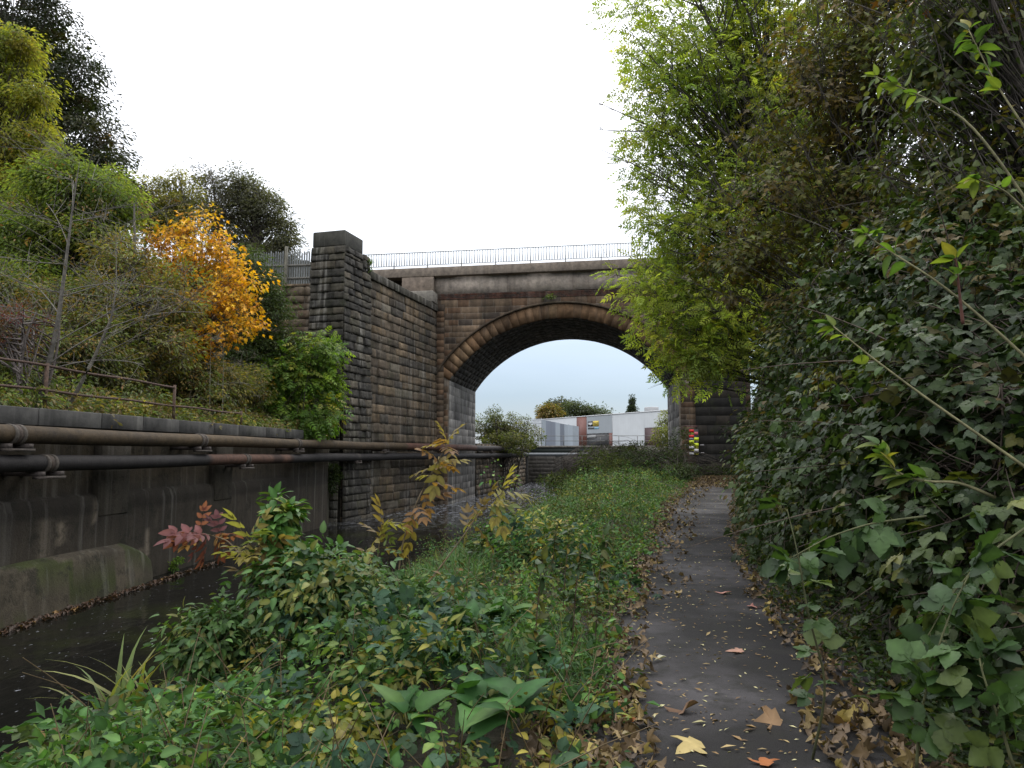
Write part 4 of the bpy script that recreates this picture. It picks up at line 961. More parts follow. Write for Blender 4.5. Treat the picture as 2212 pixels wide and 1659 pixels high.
clump_plant('wall_plant', 'bright green tuft at the water line of the concrete wall', 'plant', P(378, 1216, 18.2), (.16, .3, .16), 12, 16, S, .1, G_fresh, 64)

# ------------------------------------------------------------------ beyond the arch: shrubs and far trees
G_reed = [((.10, .12, .03), 3), ((.14, .13, .05), 2), ((.07, .09, .025), 2)]
ttree('willow_shrub', 'loose olive-green willow shrub seen through the arch, beside the left jamb', 'shrub', 1085, 1085, 900, 62, .06,
      [px(1055, 925, 35, 40, 62), px(1080, 915, 35, 35, 62), px(1110, 928, 36, 34, 62), px(1145, 945, 28, 22, 61), px(1100, 955, 65, 24, 60)], 220, .42, 46, S, .18, G_reed, 71, stems=8, spread=1.2, droop=.5, shell=(.1, 1), lm='leaf_thin')
ttree('yellow_shrub', 'pale yellow-green shrub in front of the right end of the warehouse', 'shrub', 1440, 1440, 900, 62, .05,
      [px(1440, 915, 18, 26, 62), px(1435, 945, 25, 25, 60)], 60, .4, 40, S, .18, [((.22, .22, .07), 3), ((.14, .17, .05), 2)], 72, stems=5, lm='leaf_thin')
for k, (nm, lab, bx, Y, lob, pal, sd) in enumerate((
    ('far_tree', 'rusty brown round tree behind the left end of the warehouse', 1186, 185, [px(1186, 892, 20, 14, 185)], G_brown, 73),
    ('far_tree', 'half-bare grey-green tree behind the brown one, beyond the warehouse', 1205, 200, [px(1195, 882, 16, 14, 200), px(1215, 880, 14, 16, 200)], [((.09, .10, .06), 1), ((.07, .08, .05), 1)], 74),
    ('far_tree', 'broad green tree behind the middle of the warehouse roof', 1250, 195, [px(1240, 885, 28, 18, 195), px(1270, 890, 28, 14, 195), px(1300, 895, 22, 8, 195)], [((.06, .08, .035), 2), ((.085, .10, .04), 1)], 75))):
    b = at(bx, Y); tree(nm, lab, 'tree', b, P(bx, 885, Y), .3, lob, 90, 1.6, 45, S, .7, pal, sd, shell=(.2, 1), twigs=3)
tree('conifer', 'dark pointed conifer standing above the warehouse roof', 'tree', at(1365, 200), P(1365, 853, 200), .25, [px(1365, 868, 4, 14, 200), px(1365, 885, 9, 14, 200), px(1367, 895, 14, 9, 200)], 90, .55, 40, S, .5, [((.035, .05, .03), 1), ((.05, .065, .035), 1)], 76, droop=.2, shell=(.1, 1), twigs=2)
# shrubs on the near bank before and under the arch
def bush(name, label, cat, lobes, n, cr, per, T, size, pal, seed, **k):
    c = np.array(lobes[0][:3]); b = V(c[0], c[1], gz(c[0], c[1])); top = V(c[0], c[1], max(l[2] + l[5] * .3 for l in lobes))
    return tree(name, label, cat, b, top, .03, lobes, n, cr, per, T, size, pal, seed, stems=7, spread=.5, **k)
bush('willow_shrub', 'loose olive shrub on the river bank under the footbridge view', 'shrub', [(-2.3, 40, .1, 1.2, 1.8, .6), (-.6, 39, .6, 1.3, 1.5, 1.1), (-.2, 47, .9, 1.5, 2, 1.2), (1.4, 50, 1.2, 1.5, 2, 1.2)], 260, .42, 60, S, .16, [((.06, .085, .025), 3), ((.09, .10, .03), 2), ((.05, .06, .022), 2)], 81, droop=.4, shell=(.2, 1), lm='leaf_thin')
bush('bramble_bush', 'dark bramble bush left of the gauge board', 'bush', [(2.7, 40.5, .9, 1.2, 1.4, 1.2), (1.2, 40, .7, 1.2, 1.4, 1.0), (3.4, 37.5, .4, .9, 1.3, .7), (3.6, 42.3, 1.6, .7, .8, 1.4), (5.4, 43.0, .35, 1.3, .6, .45), (7.2, 42.9, .5, 1.0, .7, .5)], 260, .35, 50, S, .13, G_dg, 82, droop=.35, shell=(.3, 1))
bush('bramble_bush', 'low bright bramble mound beside the far end of the path', 'bush', [(.7, 31, .2, 1.1, 2.2, .5), (-.6, 33.5, .2, 1.3, 2, .5)], 120, .3, 55, S, .12, G_mid[1:] + G_dg, 83, droop=.3, shell=(.3, 1))
bush('ivy_column', 'yellow-green creeper column right of the abutment wall', 'creeper', [(8.15, 43.6, 2, .4, .5, 2.2)], 50, .3, 50, S, .14, [((.12, .12, .03), 2), ((.07, .085, .025), 2), ((.2, .16, .02), .5)], 84)

# ------------------------------------------------------------------ near bank: ash, hazels, thicket
G_ash = [((.28, .33, .065), 3), ((.36, .38, .075), 2), ((.20, .27, .065), 3), ((.44, .40, .075), 1), ((.14, .21, .06), 1.5)]
tree('ash_tree', 'tall yellow-green ash tree overhanging the bridge from the right bank', 'tree', (7.2, 23.5, gz(7.2, 23.5)), (3.6, 22.5, 16.5), .24,
     [(2.7, 22, 14.2, 2.3, 2.2, 3.2), (1.7, 21.8, 12, 1.3, 1.6, 2.4), (4.2, 22, 11.5, 2.4, 2.2, 3), (2.0, 21.6, 9.0, 1.5, 1.7, 2.0), (3.6, 21.6, 8.0, 2.2, 2, 2.2), (2.6, 21.2, 5.9, 2.0, 1.6, 1.5), (1.3, 21.0, 6.2, 1.0, 1.1, .9),
      (4.2, 21.4, 4.9, 2.0, 1.6, 1.5), (2.6, 20.9, 4.5, 1.1, 1.0, .9), (1.8, 21, 7.6, .9, 1, 1.0), (5.5, 22, 7, 2, 2, 3), (6, 22.5, 11, 2.2, 2, 4), (5.2, 22, 15.2, 2, 2, 2.4), (7.4, 22.5, 15, 2, 2, 2.6), (1.75, 21, 5.0, .7, .8, 1.0), (2.2, 21, 4.1, .8, .8, .7), (.9, 21, 6.6, .8, .8, .7)],
     880, .6, 18, ASH, .37, G_ash, 91, bark=(.05, .042, .034), droop=.2, up=.6, mixv=.3, shell=(.3, 1), lm='lime_leaf', twigs=3, brr=.22, bare=120, limbs=[((6.6, 22.6, 4), (1.4, 20.6, 9.6), .10), ((6.3, 22.6, 6), (1.6, 20.6, 12.2), .11), ((6, 22.6, 7), (2.4, 20.4, 14.6), .10), ((6.8, 22.4, 3.5), (1.6, 20.4, 7.2), .08), ((5.6, 22.4, 9), (3.4, 20.3, 15.5), .08), ((6.9, 22.3, 3), (2.4, 20.2, 5.6), .07), ((5.8, 22.4, 8), (.9, 20.8, 11), .08), ((6.4, 22.3, 5), (3, 20.0, 8.6), .08)])
G_syc = [((.10, .12, .028), 3), ((.10, .075, .02), 3), ((.13, .085, .022), 2), ((.08, .075, .02), 3), ((.18, .12, .03), .7), ((.07, .09, .022), 2)]
tree('field_maple', 'brown-leaved field maple with many thin bare twigs, in front of the ash', 'tree', (6.0, 15.5, gz(6, 15.5)), (4.4, 15, 9.5), .15,
     [(4.3, 14.5, 8.6, 1.7, 1.5, 1.8), (3.6, 14.5, 6.4, 1.6, 1.4, 1.4), (5, 14.5, 6, 1.6, 1.6, 1.8), (2.6, 14.3, 5.2, .9, 1, .7), (4.2, 14, 4.3, 1.6, 1.4, 1.0), (5.6, 14.5, 9, 1.8, 1.8, 2.2), (6.8, 15, 10, 1.5, 1.5, 2), (5.2, 14.5, 10.6, 1.2, 1.2, 1.2)],
     400, .45, 42, MAP, .12, G_syc, 92, bark=(.04, .035, .03), droop=.6, shell=(.2, 1), twigs=6, bare=320, brr=.13)
tree('hazel_tree', 'dark-leaved hazel with dense black twigs at the upper right edge', 'tree', (5.4, 9.0, gz(5.4, 9)), (4.6, 8.8, 7.4), .11,
     [(4.6, 9.5, 5.6, 1.3, 1.3, 1.4), (5.3, 9.5, 7.4, 1.7, 1.5, 1.6), (3.9, 8.6, 6.2, .8, .9, .9), (4.5, 8.2, 4.2, 1.2, 1.1, 1.1), (3.6, 9.4, 4.3, .8, 1, .8), (6, 10, 5, 1.5, 1.5, 1.8), (6.4, 10.2, 7.6, 1.4, 1.4, 1.6)],
     500, .36, 46, O, .10, [((.06, .08, .02), 3), ((.04, .06, .018), 3), ((.10, .10, .028), 1), ((.11, .075, .022), .8)], 93, bark=(.05, .042, .036), droop=.5, shell=(.1, 1), twigs=5, bare=260)
tree('young_maple', 'thin young maple with a few orange leaves at the top edge, right', 'tree', (5.6, 8.4, gz(5.6, 8.4)), (3.7, 8.0, 7.3), .05,
     [(3.15, 7.9, 6.75, .42, .4, .22), (3.6, 8, 7.1, .6, .5, .4)], 26, .24, 18, MAP, .085, [((.26, .085, .012), 3), ((.16, .08, .02), 2), ((.10, .06, .02), 2)], 94, bark=(.06, .05, .04), droop=.6)
PB = [((.030, .054, .016), 4), ((.021, .037, .013), 4), ((.048, .072, .022), 2), ((.07, .095, .03), 1), ((.17, .16, .03), .4), ((.12, .075, .03), .5)]
FC = (-1, -.5, .25)
hs = [('bramble_thicket', 'dark bramble thicket overhanging the path in the lower right corner', [(2.75, 4.9, .6, .85, 1.1, .95), (3.0, 6.1, 1.4, 1.1, 1.2, 1.4)], 230, .3, 17, TREF, .15),
      ('bramble_thicket', 'large-leaved bramble thicket right of the path, behind the corner one', [(3.3, 8.0, 1.2, 1.35, 1.4, 1.5), (3.6, 8.6, 2.8, 1.2, 1.5, 1.5), (3.1, 10.2, 1.0, 1.2, 1.3, 1.2), (3.6, 6.9, 2.6, 1.0, 1.0, 1.1)], 420, .34, 24, TREF, .14),
      ('ivy_bush', 'ivy-covered hedge bush halfway along the right side of the path', [(3.6, 12.2, 1.2, 1.4, 1.8, 1.5), (3.9, 12.6, 3.0, 1.3, 1.8, 1.4), (3.9, 15.2, 1.3, 1.4, 1.8, 1.5)], 420, .36, 40, O, .10),
      ('hedge_bush', 'dark hedge bush below the lowest ash branches', [(4.9, 18.5, 1.4, 1.7, 2.3, 1.7), (5.2, 18.5, 3.4, 1.6, 2.2, 1.5), (5.6, 22.5, 1.5, 1.7, 2.2, 1.7)], 380, .4, 48, S, .125),
      ('hedge_bush', 'farther hedge bush between the ash trunk and the abutment wall', [(6.8, 27, 1.6, 1.8, 2.6, 1.9), (7.2, 27, 3.6, 1.7, 2.6, 1.6), (8.0, 32.5, 1.7, 1.8, 2.8, 2.0)], 340, .45, 46, S, .145),
      ('hedge_bush', 'last hedge bush at the bend of the path near the abutment', [(9.0, 38, 1.7, 2.0, 2.6, 2.0), (9.4, 38.5, 4, 1.8, 2.4, 2.0)], 170, .45, 40, S, .15)]
for k, (nm, lab, lob, n, cr_, per, T, sz) in enumerate(hs):
    c = lob[0]; b = V(c[0] + .3, c[1], gz(c[0] + .3, c[1]))
    tree(nm, lab, 'thicket' if 'thicket' in nm else 'bush', b, b + V(0, 0, 1.8), .008, lob, n, cr_, per, T, sz, PB, 100 + k, stems=9, spread=.35, shell=(.55, 1.02), face=FC, droop=.55, twigs=2, lm='leaf_gloss', bark=(.06, .045, .035), bare=15, flat=.8)

# arching stems with pale end leaves, close to the camera
PD_ = [((.14, .18, .035), 3), ((.09, .15, .03), 3), ((.21, .19, .04), .8), ((.055, .10, .028), 2.5)]
def shoot(name, label, cat, pts, rad, nleaf, T, size, pal, seed, start=.55, stemc=(.13, .12, .05), droop=.35, tuft=0, lm='leaf_thin', group=None, spread=1.0, uni=True):
    r = np.random.default_rng(seed); pts = np.array(pts, float); t = thing(name, label, cat, pts[0], group)
    s = np.linspace(0, 1, 20); q = np.linspace(0, 1, len(pts)); ax = np.stack([np.interp(s, q, pts[:, k]) for k in range(3)], 1)
    for _ in range(3): ax[1:-1] = (ax[:-2] + 2 * ax[1:-1] + ax[2:]) / 4
    wb = MB(); tube(wb, ax, rad * (1 - .65 * s), stemc, 7); wb.build('stem', M['bark'], t, True)
    h = np.concatenate([r.uniform(start, 1, nleaf), np.full(tuft, .985)]); n = len(h)
    o = np.stack([np.interp(h, s, ax[:, k]) for k in range(3)], 1); tg = nrm(np.stack([np.interp(h, s, np.gradient(ax[:, k])) for k in range(3)], 1))
    d = nrm(tg * .7 + r.normal(0, .75 * spread, (n, 3)) - V(0, 0, .1)); lb = MB()
    foot = o + d * size * .12
    col = pick(pal, n, r) * r.uniform(.75, 1.25, (n, 1))
    leaves(lb, foot, d - V(0, 0, droop) * r.random((n, 1)), V(0, 0, 1) + r.normal(0, .45, (n, 3)), size * r.uniform(.6, 1.2, n), T, col)
    bez(lb, o, (o + foot) / 2, foot + d * .004, .003, .002, np.asarray(stemc) * 1.3, 2, 3)
    lb.build('leaves', M[lm], t, True); return t
LO = t_ovate(.5, .12, .3, 0, (.12, .3, .5, .7, .88))
for k, (pp, lab, nl) in enumerate((
    (((2320, 620, 5.2), (2212, 420, 5.2), (2090, 255, 5.3), (1985, 205, 5.4), (1890, 165, 5.5)), 'uppermost arching dogwood shoot with pale leaf tips against the dark twigs', 16),
    (((2330, 480, 5.6), (2250, 330, 5.6), (2150, 180, 5.8), (2090, 60, 6)), 'dogwood shoot with green leaves near the top right corner', 22),
    (((2330, 560, 5.0), (2240, 480, 5.0), (2170, 410, 5.0), (2105, 385, 5.0)), 'short dogwood shoot at the right edge ending in two pale leaves', 7),
    (((2330, 880, 4.9), (2160, 720, 5.0), (2030, 610, 5.1), (1900, 530, 5.2), (1870, 505, 5.2)), 'long arching dogwood shoot right of the ash, ending in a pale leaf cluster', 12),
    (((2330, 1090, 4.6), (2180, 985, 4.7), (2000, 860, 4.8), (1880, 770, 4.9), (1800, 705, 5.0)), 'lowest long dogwood shoot, slanting across the dark thicket', 10),
    (((2150, 1075, 4.8), (2070, 1040, 4.8), (2000, 1042, 4.8), (1930, 1020, 4.8), (1900, 960, 4.9)), 'dogwood shoot with a bright yellow-green leaf spray in the thicket', 30),
    (((2080, 700, 5.0), (2070, 610, 5.0), (2065, 560, 5.0)), 'upright red-stemmed dogwood shoot at the right with two pale leaves', 5))):
    pts = [P(*q) for q in pp]
    shoot('dogwood_shoot', lab, 'shoot', pts, .011, nl, LO, .125, PD_, 120 + k, start=.62 if k != 5 else .5, tuft=4, stemc=(.08, .03, .02) if k == 6 else (.15, .14, .07), group='dogwood shoots arching out of the thicket')
# bramble canes hanging near the path
PBn = [((.045, .085, .025), 3), ((.032, .062, .022), 3), ((.075, .105, .03), 1)]
for k, (pts, lab, nl) in enumerate((
    (((1755, 1640, 3.95), (1790, 1480, 3.8), (1745, 1330, 3.7), (1725, 1200, 3.7), (1700, 1100, 3.75)), 'upright bramble cane standing alone at the right edge of the path', 9),
    (((1980, 1660, 3.5), (1985, 1560, 3.5), (2010, 1450, 3.5), (2060, 1300, 3.5), (2130, 1180, 3.6)), 'large-leaved bramble cane in the lower right corner', 20),
    (((2190, 1660, 3.3), (2160, 1560, 3.3), (2120, 1450, 3.3), (2110, 1380, 3.4)), 'low bramble cane at the bottom right corner', 14),
    (((2230, 1130, 4.2), (2130, 1200, 4.1), (2050, 1290, 4.0), (1990, 1400, 3.9)), 'drooping bramble cane above the corner thicket', 14),
    (((2000, 1115, 4.6), (1880, 1130, 4.4), (1790, 1160, 4.3), (1700, 1210, 4.2)), 'bramble cane reaching left over the path with broad leaves', 9))):
    shoot('bramble_cane', lab, 'bramble', [P(*q) for q in pts], .007, nl + 6, TREF, .19, PBn, 140 + k, start=.15, stemc=(.07, .075, .03), droop=.7, lm='leaf_gloss', spread=.8, group='bramble canes beside the path')

# ------------------------------------------------------------------ verge on the left of the path
r = np.random.default_rng(200)
def scatter(n, y0, y1, pw, xa, xb):
    y = y0 + (y1 - y0) * r.random(n) ** pw; u = r.random(n)
    return xa(y) + (xb(y) - xa(y)) * u, y
def height(x, y): return np.clip(.26 + .34 * wob(x, y, 1.3) + .18 * wob(x + 40, y, 3.7), .03, 1.05) * np.clip((pl(y) - .05 - x) / .7, .12, 1) * np.clip((x - bankx(y)) / 2.2, .25, 1)
GC_ = [((.065, .145, .040), 4), ((.105, .19, .048), 3), ((.032, .078, .030), 3), ((.18, .22, .055), 1), ((.26, .22, .04), .4), ((.11, .075, .03), .5)]
GDK = [((.035, .075, .03), 4), ((.05, .095, .035), 3), ((.08, .07, .03), 1)]
GYL = [((.20, .19, .04), 3), ((.12, .16, .04), 3), ((.28, .22, .05), 1.5), ((.16, .11, .04), 1)]
L3 = t_ovate(.62, .12, .2, .06, (.2, .45, .75)); L3N = t_ovate(.4, .14, .3, .06, (.2, .45, .75)); L3H = t_ovate(.85, .10, .15, 0, (.12, .3, .6))
DPX = ((1080, 1330), (1010, 1345), (980, 1400), (1030, 1510), (1110, 1525), (900, 1530), (1150, 1395))
def atz0(x, y, z=.045):
    d = ray(x, y); t = (z - 1.6) / d[2]; return EYE + d * t
DPP = np.array([atz0(*q, .28)[:2] for q in DPX])
PB_ = [((.045, .085, .032), 4), ((.034, .062, .028), 3)]
lb = MB()
def cover(n, y0, y1, pw, cr, per, T, size, pal, mask, hk=1.0, lo=.45):
    x, y = scatter(n, y0, y1, pw, lambda y: bankx(y) + .45, lambda y: pl(y) + .10 + .16 * wob(y, 31, 1.6))
    dd_ = np.min(np.hypot(x[:, None] - DPP[:, 0], y[:, None] - DPP[:, 1]), 1)
    k = mask(x, y) & ((dd_ > .30) | (r.random(len(x)) < .25)); x, y = x[k], y[k]; n = len(x)
    hh = height(x, y) * hk * np.clip((y - 1.2) / 2.5, .2, 1); cen = np.stack([x, y, ground(x, y) + hh * r.uniform(lo, 1.1, n)], 1)
    foliage(lb, cen, nrm(r.normal(0, 1, (n, 3)) + V(0, -.5, .6)), cr, per, T, size, pal, r, droop=.25, mixv=.5)
on = lambda x, y: np.ones(len(x), bool)
w1 = lambda x, y: wob(x + 5, y, .8); w2 = lambda x, y: wob(x, y + 20, 1.1)
grassy = lambda x, y: (x < pl(y) - 2.0 + .6 * wob(x, y, .7)) & (y > 7.5) & (y < 27)
cover(1500, 2.2, 14, 1.35, .17, 13, L3, .075, GC_, lambda x, y: ~grassy(x, y))
cover(1500, 2.2, 14, 1.35, .13, 18, S, .036, GC_, lambda x, y: ~grassy(x, y) | (w2(x, y) > .4), 1.0)
cover(800, 2.2, 12, 1.3, .2, 6, TREF, .135, [((.030, .065, .040), 4), ((.042, .085, .045), 3), ((.06, .10, .04), 1)], lambda x, y: (w1(x, y) > .15) & ~grassy(x, y), 1.15, .7)
cover(900, 2.2, 12, 1.3, .15, 14, L3N, .085, GYL, lambda x, y: (w2(x, y) > .3) & ~grassy(x, y), 1.15, .7)
cover(500, 3, 16, 1.3, .16, 26, L3N, .055, [((.05, .085, .03), 3), ((.09, .10, .03), 1), ((.12, .08, .03), 1)], lambda x, y: (wob(x - 7, y, 1.3) > .1) & ~grassy(x, y), 2.3, .5)
cover(1500, 12, 42, 1.2, .26, 16, S, .085, GC_, lambda x, y: ~grassy(x, y) | (w1(x, y) > .6))
cover(700, 2.2, 12, 1.3, .15, 14, t_simple(.3), .085, GC_[:1] + GDK, lambda x, y: (wob(x + 13, y, 1.6) > -.1) & ~grassy(x, y), 1.2, .6)
cover(1300, 8, 40, 1.1, .22, 18, L3N, .085, GC_, lambda x, y: (wob(x + 3, y + 8, 1.2) > -.1) & ~grassy(x, y), 1.9, .5)
cover(900, 9, 42, 1.2, .24, 18, L3N, .10, GYL[1:] + GC_[:2], lambda x, y: (w2(x, y) < -.05) & ~grassy(x, y), 1.6, .5)
cover(500, 9, 42, 1.2, .28, 22, S, .09, PB_ + [((.14, .09, .035), 2)], lambda x, y: (w1(x, y) < -.35), 1.9, .5)
cover(700, 14, 42, 1.2, .26, 20, S, .08, [((.05, .085, .03), 3), ((.09, .10, .03), 2), ((.13, .11, .04), 1)], lambda x, y: (w2(x, y) > .1), 2.0, .5)
k = 700; x, y = scatter(k, 2.4, 16, 1.3, lambda y: bankx(y) + .8, lambda y: pl(y)); p0 = np.stack([x, y, ground(x, y)], 1); dd = np.stack([r.normal(0, .25, k), r.normal(0, .25, k), r.uniform(.15, .6, k)], 1)
bez(lb, p0, p0 + dd * .5 + V(0, 0, .08), p0 + dd, .005, .002, (.16, .12, .07), 4, 3)
tag(lb.build('ground_cover', M['cover'], None, True), 'low tangle of nettles and bindweed on the verge left of the path', 'ground cover', kind='stuff')
# low growth at the foot of the hedge
lb = MB(); n = 1500; y = 3.6 + 36 * r.random(n) ** 1.4; x = pr(y) + .12 + r.random(n) ** 1.5 * .9
cen = np.stack([x, y, ground(x, y) + r.uniform(.03, .3, n) * np.clip((x - pr(y)) * 1.6, .2, 1.4)], 1)
foliage(lb, cen, nrm(r.normal(0, 1, (n, 3)) + V(-.6, -.5, .6)), .2, 15, S, .075, PB, r, droop=.3, mixv=.5)
tag(lb.build('ground_cover', M['leaf']), 'low dark weeds along the foot of the right-hand thicket', 'ground cover', kind='stuff')
# grass
gb_ = MB()
for q, (n, y0, y1, ln) in enumerate(((20000, 2.3, 12, .30), (30000, 8, 24, .32), (12000, 20, 42, .30))):
    for kk, B_ in enumerate(BL):
        m = n // 3; x, y = scatter(m, y0, y1, 1.2, lambda y: bankx(y) + .35, lambda y: pl(y) - .05)
        keep = (wob(x + 9, y, .9) + .9 * grassy(x, y) > .3); x, y = x[keep], y[keep]; m = len(x)
        d = np.stack([r.normal(0, .45, m), r.normal(0, .45, m), np.ones(m)], 1)
        col = pick([((.075, .155, .05), 4), ((.10, .18, .055), 2), ((.20, .20, .08), .8), ((.05, .11, .04), 2)], m, r) * r.uniform(.75, 1.25, (m, 1))
        leaves(gb_, np.stack([x, y, ground(x, y) - .01], 1), d, r.normal(0, 1, (m, 3)), ln * r.uniform(.5, 1.3, m), (B_[0] * V(.55 if q == 0 else 1.0, 1, 1), B_[1], B_[2]), col)
tag(gb_.build('grass', M['grass']), 'rough green grass sloping down to the river', 'grass', kind='stuff')
# fallen leaves
def fallen(n, x, y, T, size, pal, mbx, curl=.35, lift=.012):
    m = len(x); a = r.uniform(0, 6.28, m); d = np.stack([np.cos(a), np.sin(a), r.normal(0, .15, m)], 1)
    nn = np.stack([r.normal(0, curl, m), r.normal(0, curl, m), np.ones(m)], 1)
    z = ground(x, y) + .034 * ((x > pl(y)) & (x < pr(y))) + lift
    leaves(mbx, np.stack([x, y, z], 1), d, nn, size * r.uniform(.6, 1.3, m), T, pick(pal, m, r) * r.uniform(.7, 1.2, (m, 1)))
PL_ = [((.16, .11, .06), 4), ((.11, .075, .042), 4), ((.22, .16, .07), 2), ((.07, .05, .032), 3), ((.30, .23, .07), .6)]
ll = MB()
n = 3000; y = 2.5 + 33 * r.random(n) ** 1.5; x = pl(y) + r.random(n) * (pr(y) - pl(y)); fallen(n, x, y, t_simple(.3, .06, .05), r.choice([.03, .045, .075], len(x), p=[.5, .4, .1]), [((.34, .25, .11), 3), ((.24, .15, .06), 3), ((.50, .46, .24), 1.6), ((.13, .08, .035), 2)], ll, .25, .004)
n = 3400; y = 2.5 + 38 * r.random(n) ** 1.5; s = r.choice([-1, 1], n); e = np.abs(r.normal(0, .26, n)); x = np.where(s < 0, pl(y) + .34 - e * 1.7 + .1 * wob(y, 3, 2.0), pr(y) - .1 + e * 1.6 - .12); fallen(n, x, y, MAPC, .07, PL_, ll, .8, .03)
n = 3000; y = 33 + 10 * r.random(n) ** .7; x = pl(y) + (pr(y) - pl(y)) * r.uniform(-.1, 1.1, n); fallen(n, x, y, MAPC, .12, PL_, ll, .7, .03)
n = 900; y = 8 + 30 * r.random(n); x = pl(y) + (pr(y) - pl(y)) * r.random(n) ** 2.2 * .5; fallen(n, x, y, MAPC, .085, PL_, ll, .5, .02)
n = 700; y = 2.6 + 2.6 * r.random(n); x = pl(y) - .3 + r.random(n) * 2.2; keep = (x < pl(y) + .25) | (x > pr(y) - .55); fallen(n, x[keep], y[keep], MAPC, .085, PL_, ll, .9, .035)
n = 500; y = 8 + 12 * r.random(n); x = xw(y) + .5 + .35 * r.random(n) * np.clip((19 - y) / 8, .1, 1)
m = len(x); a = r.uniform(0, 6.28, m); leaves(ll, np.stack([x, y, -1.44 + .03 * r.random(m)], 1), np.stack([np.cos(a), np.sin(a), 0 * a], 1), np.tile(V(0, 0, 1), (m, 1)) + r.normal(0, .25, (m, 3)), .10 * r.uniform(.6, 1.2, m), MAPC, pick([((.09, .05, .03), 4), ((.06, .04, .028), 4), ((.24, .14, .05), .7)], m, r))
tag(ll.build('leaf_litter', M['dead']), 'brown and yellow leaf litter strewn along the path and its edges', 'leaf litter', kind='stuff')
def atz0(x, y, z=.045):
    d = ray(x, y); t = (z - 1.6) / d[2]; return EYE + d * t
for k, (x, y, sz, c, lab, T) in enumerate((
    (1515, 1602, .20, (.40, .31, .12), 'large pale yellow maple leaf lying flat on the path, nearest the camera', MAP),
    (1562, 1282, .15, (.36, .17, .13), 'pink maple leaf on the path beside the right edge, farther one', MAP), (1612, 1309, .16, (.34, .15, .12), 'pink maple leaf on the path beside the right edge, nearer one', MAP),
    (1608, 1407, .14, (.36, .20, .14), 'dull pink leaf on the path above a heap of brown leaves', MAP), (1476, 1540, .17, (.17, .10, .06), 'brown curled leaf in the middle of the path, bottom', MAPC),
    (1380, 1585, .15, (.45, .38, .22), 'cream leaf on the path by the left litter edge', t_simple(.3)), (1440, 1418, .14, (.5, .48, .36), 'whitish narrow leaf on the path by the left verge', t_simple(.3)),
    (1686, 1368, .13, (.42, .28, .03), 'bright yellow oval leaf under the bramble cane', LO), (1660, 1340, .12, (.38, .26, .03), 'yellow leaf at the right path edge above the bright oval one', LO),
    (1800, 1560, .20, (.24, .14, .07), 'large crumpled tan leaf under the corner brambles', MAPC), (1690, 1560, .19, (.26, .16, .08), 'large crumpled tan leaf left of the cane foot', MAPC),
    (1350, 1535, .17, (.30, .10, .03), 'russet curled leaf on the left litter edge', MAPC), (1235, 1615, .26, (.40, .33, .10), 'long rolled yellow dock leaf in the litter at the bottom', DOCK), (1660, 1655, .13, (.30, .10, .025), 'vivid orange leaf at the bottom edge of the path', MAP))):
    p = atz0(x, y); mbx = MB(); a = rng.uniform(0, 6.28); leaves(mbx, p[None], V(math.cos(a), math.sin(a), .05)[None], V(rng.normal(0, .15), rng.normal(0, .15), 1)[None], sz, T, np.array([c]))
    tag(mbx.build('fallen_leaf', M['dead'], origin=p), lab, 'leaf', 'single fallen leaves')

# yellowing shoots and the green climbing mound
PY = [((.30, .25, .075), 3), ((.22, .20, .07), 2), ((.17, .12, .05), 2), ((.13, .16, .05), 1)]
def sh2(lab, pts, n, sz, pal, sd, start, T=ELD_N, rad=.01, stemc=(.12, .09, .05), name='elder_shoot'):
    return shoot(name, lab, 'shoot', [P(*q) for q in pts], rad, n, T, sz, pal, sd, start=start, stemc=stemc, droop=.3, tuft=2, group='leafy shoots standing on the verge')
PBR = [((.22, .12, .05), 3), ((.20, .15, .05), 2), ((.24, .20, .06), 2)]
sh2('tall elder shoot with bronze leaves, highest of the shoots before the river', ((855, 1330, 7.2), (865, 1180, 7.2), (905, 1070, 7.3), (945, 1000, 7.3), (965, 960, 7.3)), 19, .28, PBR, 211, .35)
sh2('elder shoot with yellow leaves leaning right over the grass bank', ((865, 1335, 7.0), (940, 1240, 7.1), (1000, 1160, 7.2), (1040, 1100, 7.3), (1085, 1065, 7.3)), 14, .27, PY, 212, .5)
sh2('short elder shoot with yellow leaves left of the tall bronze one', ((810, 1330, 7.1), (815, 1210, 7.1), (825, 1130, 7.1)), 11, .25, PY, 213, .45)
sh2('elder shoot with crimson leaves pointing left over the water', ((560, 1290, 6.0), (530, 1210, 6.0), (490, 1165, 6.0), (430, 1150, 6.0)), 12, .25, [((.17, .065, .065), 3), ((.22, .12, .09), 1), ((.12, .04, .045), 2)], 214, .72)
sh2('elder shoot with drooping yellow leaves under the crimson one', ((590, 1330, 5.9), (570, 1250, 5.9), (545, 1200, 5.9), (540, 1170, 5.9)), 18, .25, PY, 215, .3)
clump_plant('climbing_mound', 'bindweed and bramble mound climbing to a green peak beside the crimson shoot', 'plant', P(610, 1130, 6.1), (.14, .16, .28), 34, 18, LO, .11, [((.06, .15, .03), 3), ((.09, .18, .04), 2), ((.22, .22, .05), .5)], 216, loc=P(620, 1330, 6.1), lm='leaf_gloss')
clump_plant('bramble_mound', 'large green bramble and bindweed mound on the verge in front of the yellow shoots', 'plant', P(680, 1270, 5.9), (.62, .45, .34), 140, 18, LO, .095, [((.05, .11, .03), 3), ((.08, .15, .035), 2), ((.22, .21, .05), .8), ((.035, .08, .03), 2)], 217, lm='leaf_gloss')
clump_plant('bindweed_mound', 'rounded bindweed mound at the water edge left of the verge', 'plant', P(465, 1375, 5.6), (.36, .38, .27), 95, 16, LO, .075, [((.05, .10, .03), 3), ((.07, .13, .035), 2), ((.20, .18, .04), .5)], 218, lm='leaf_gloss')
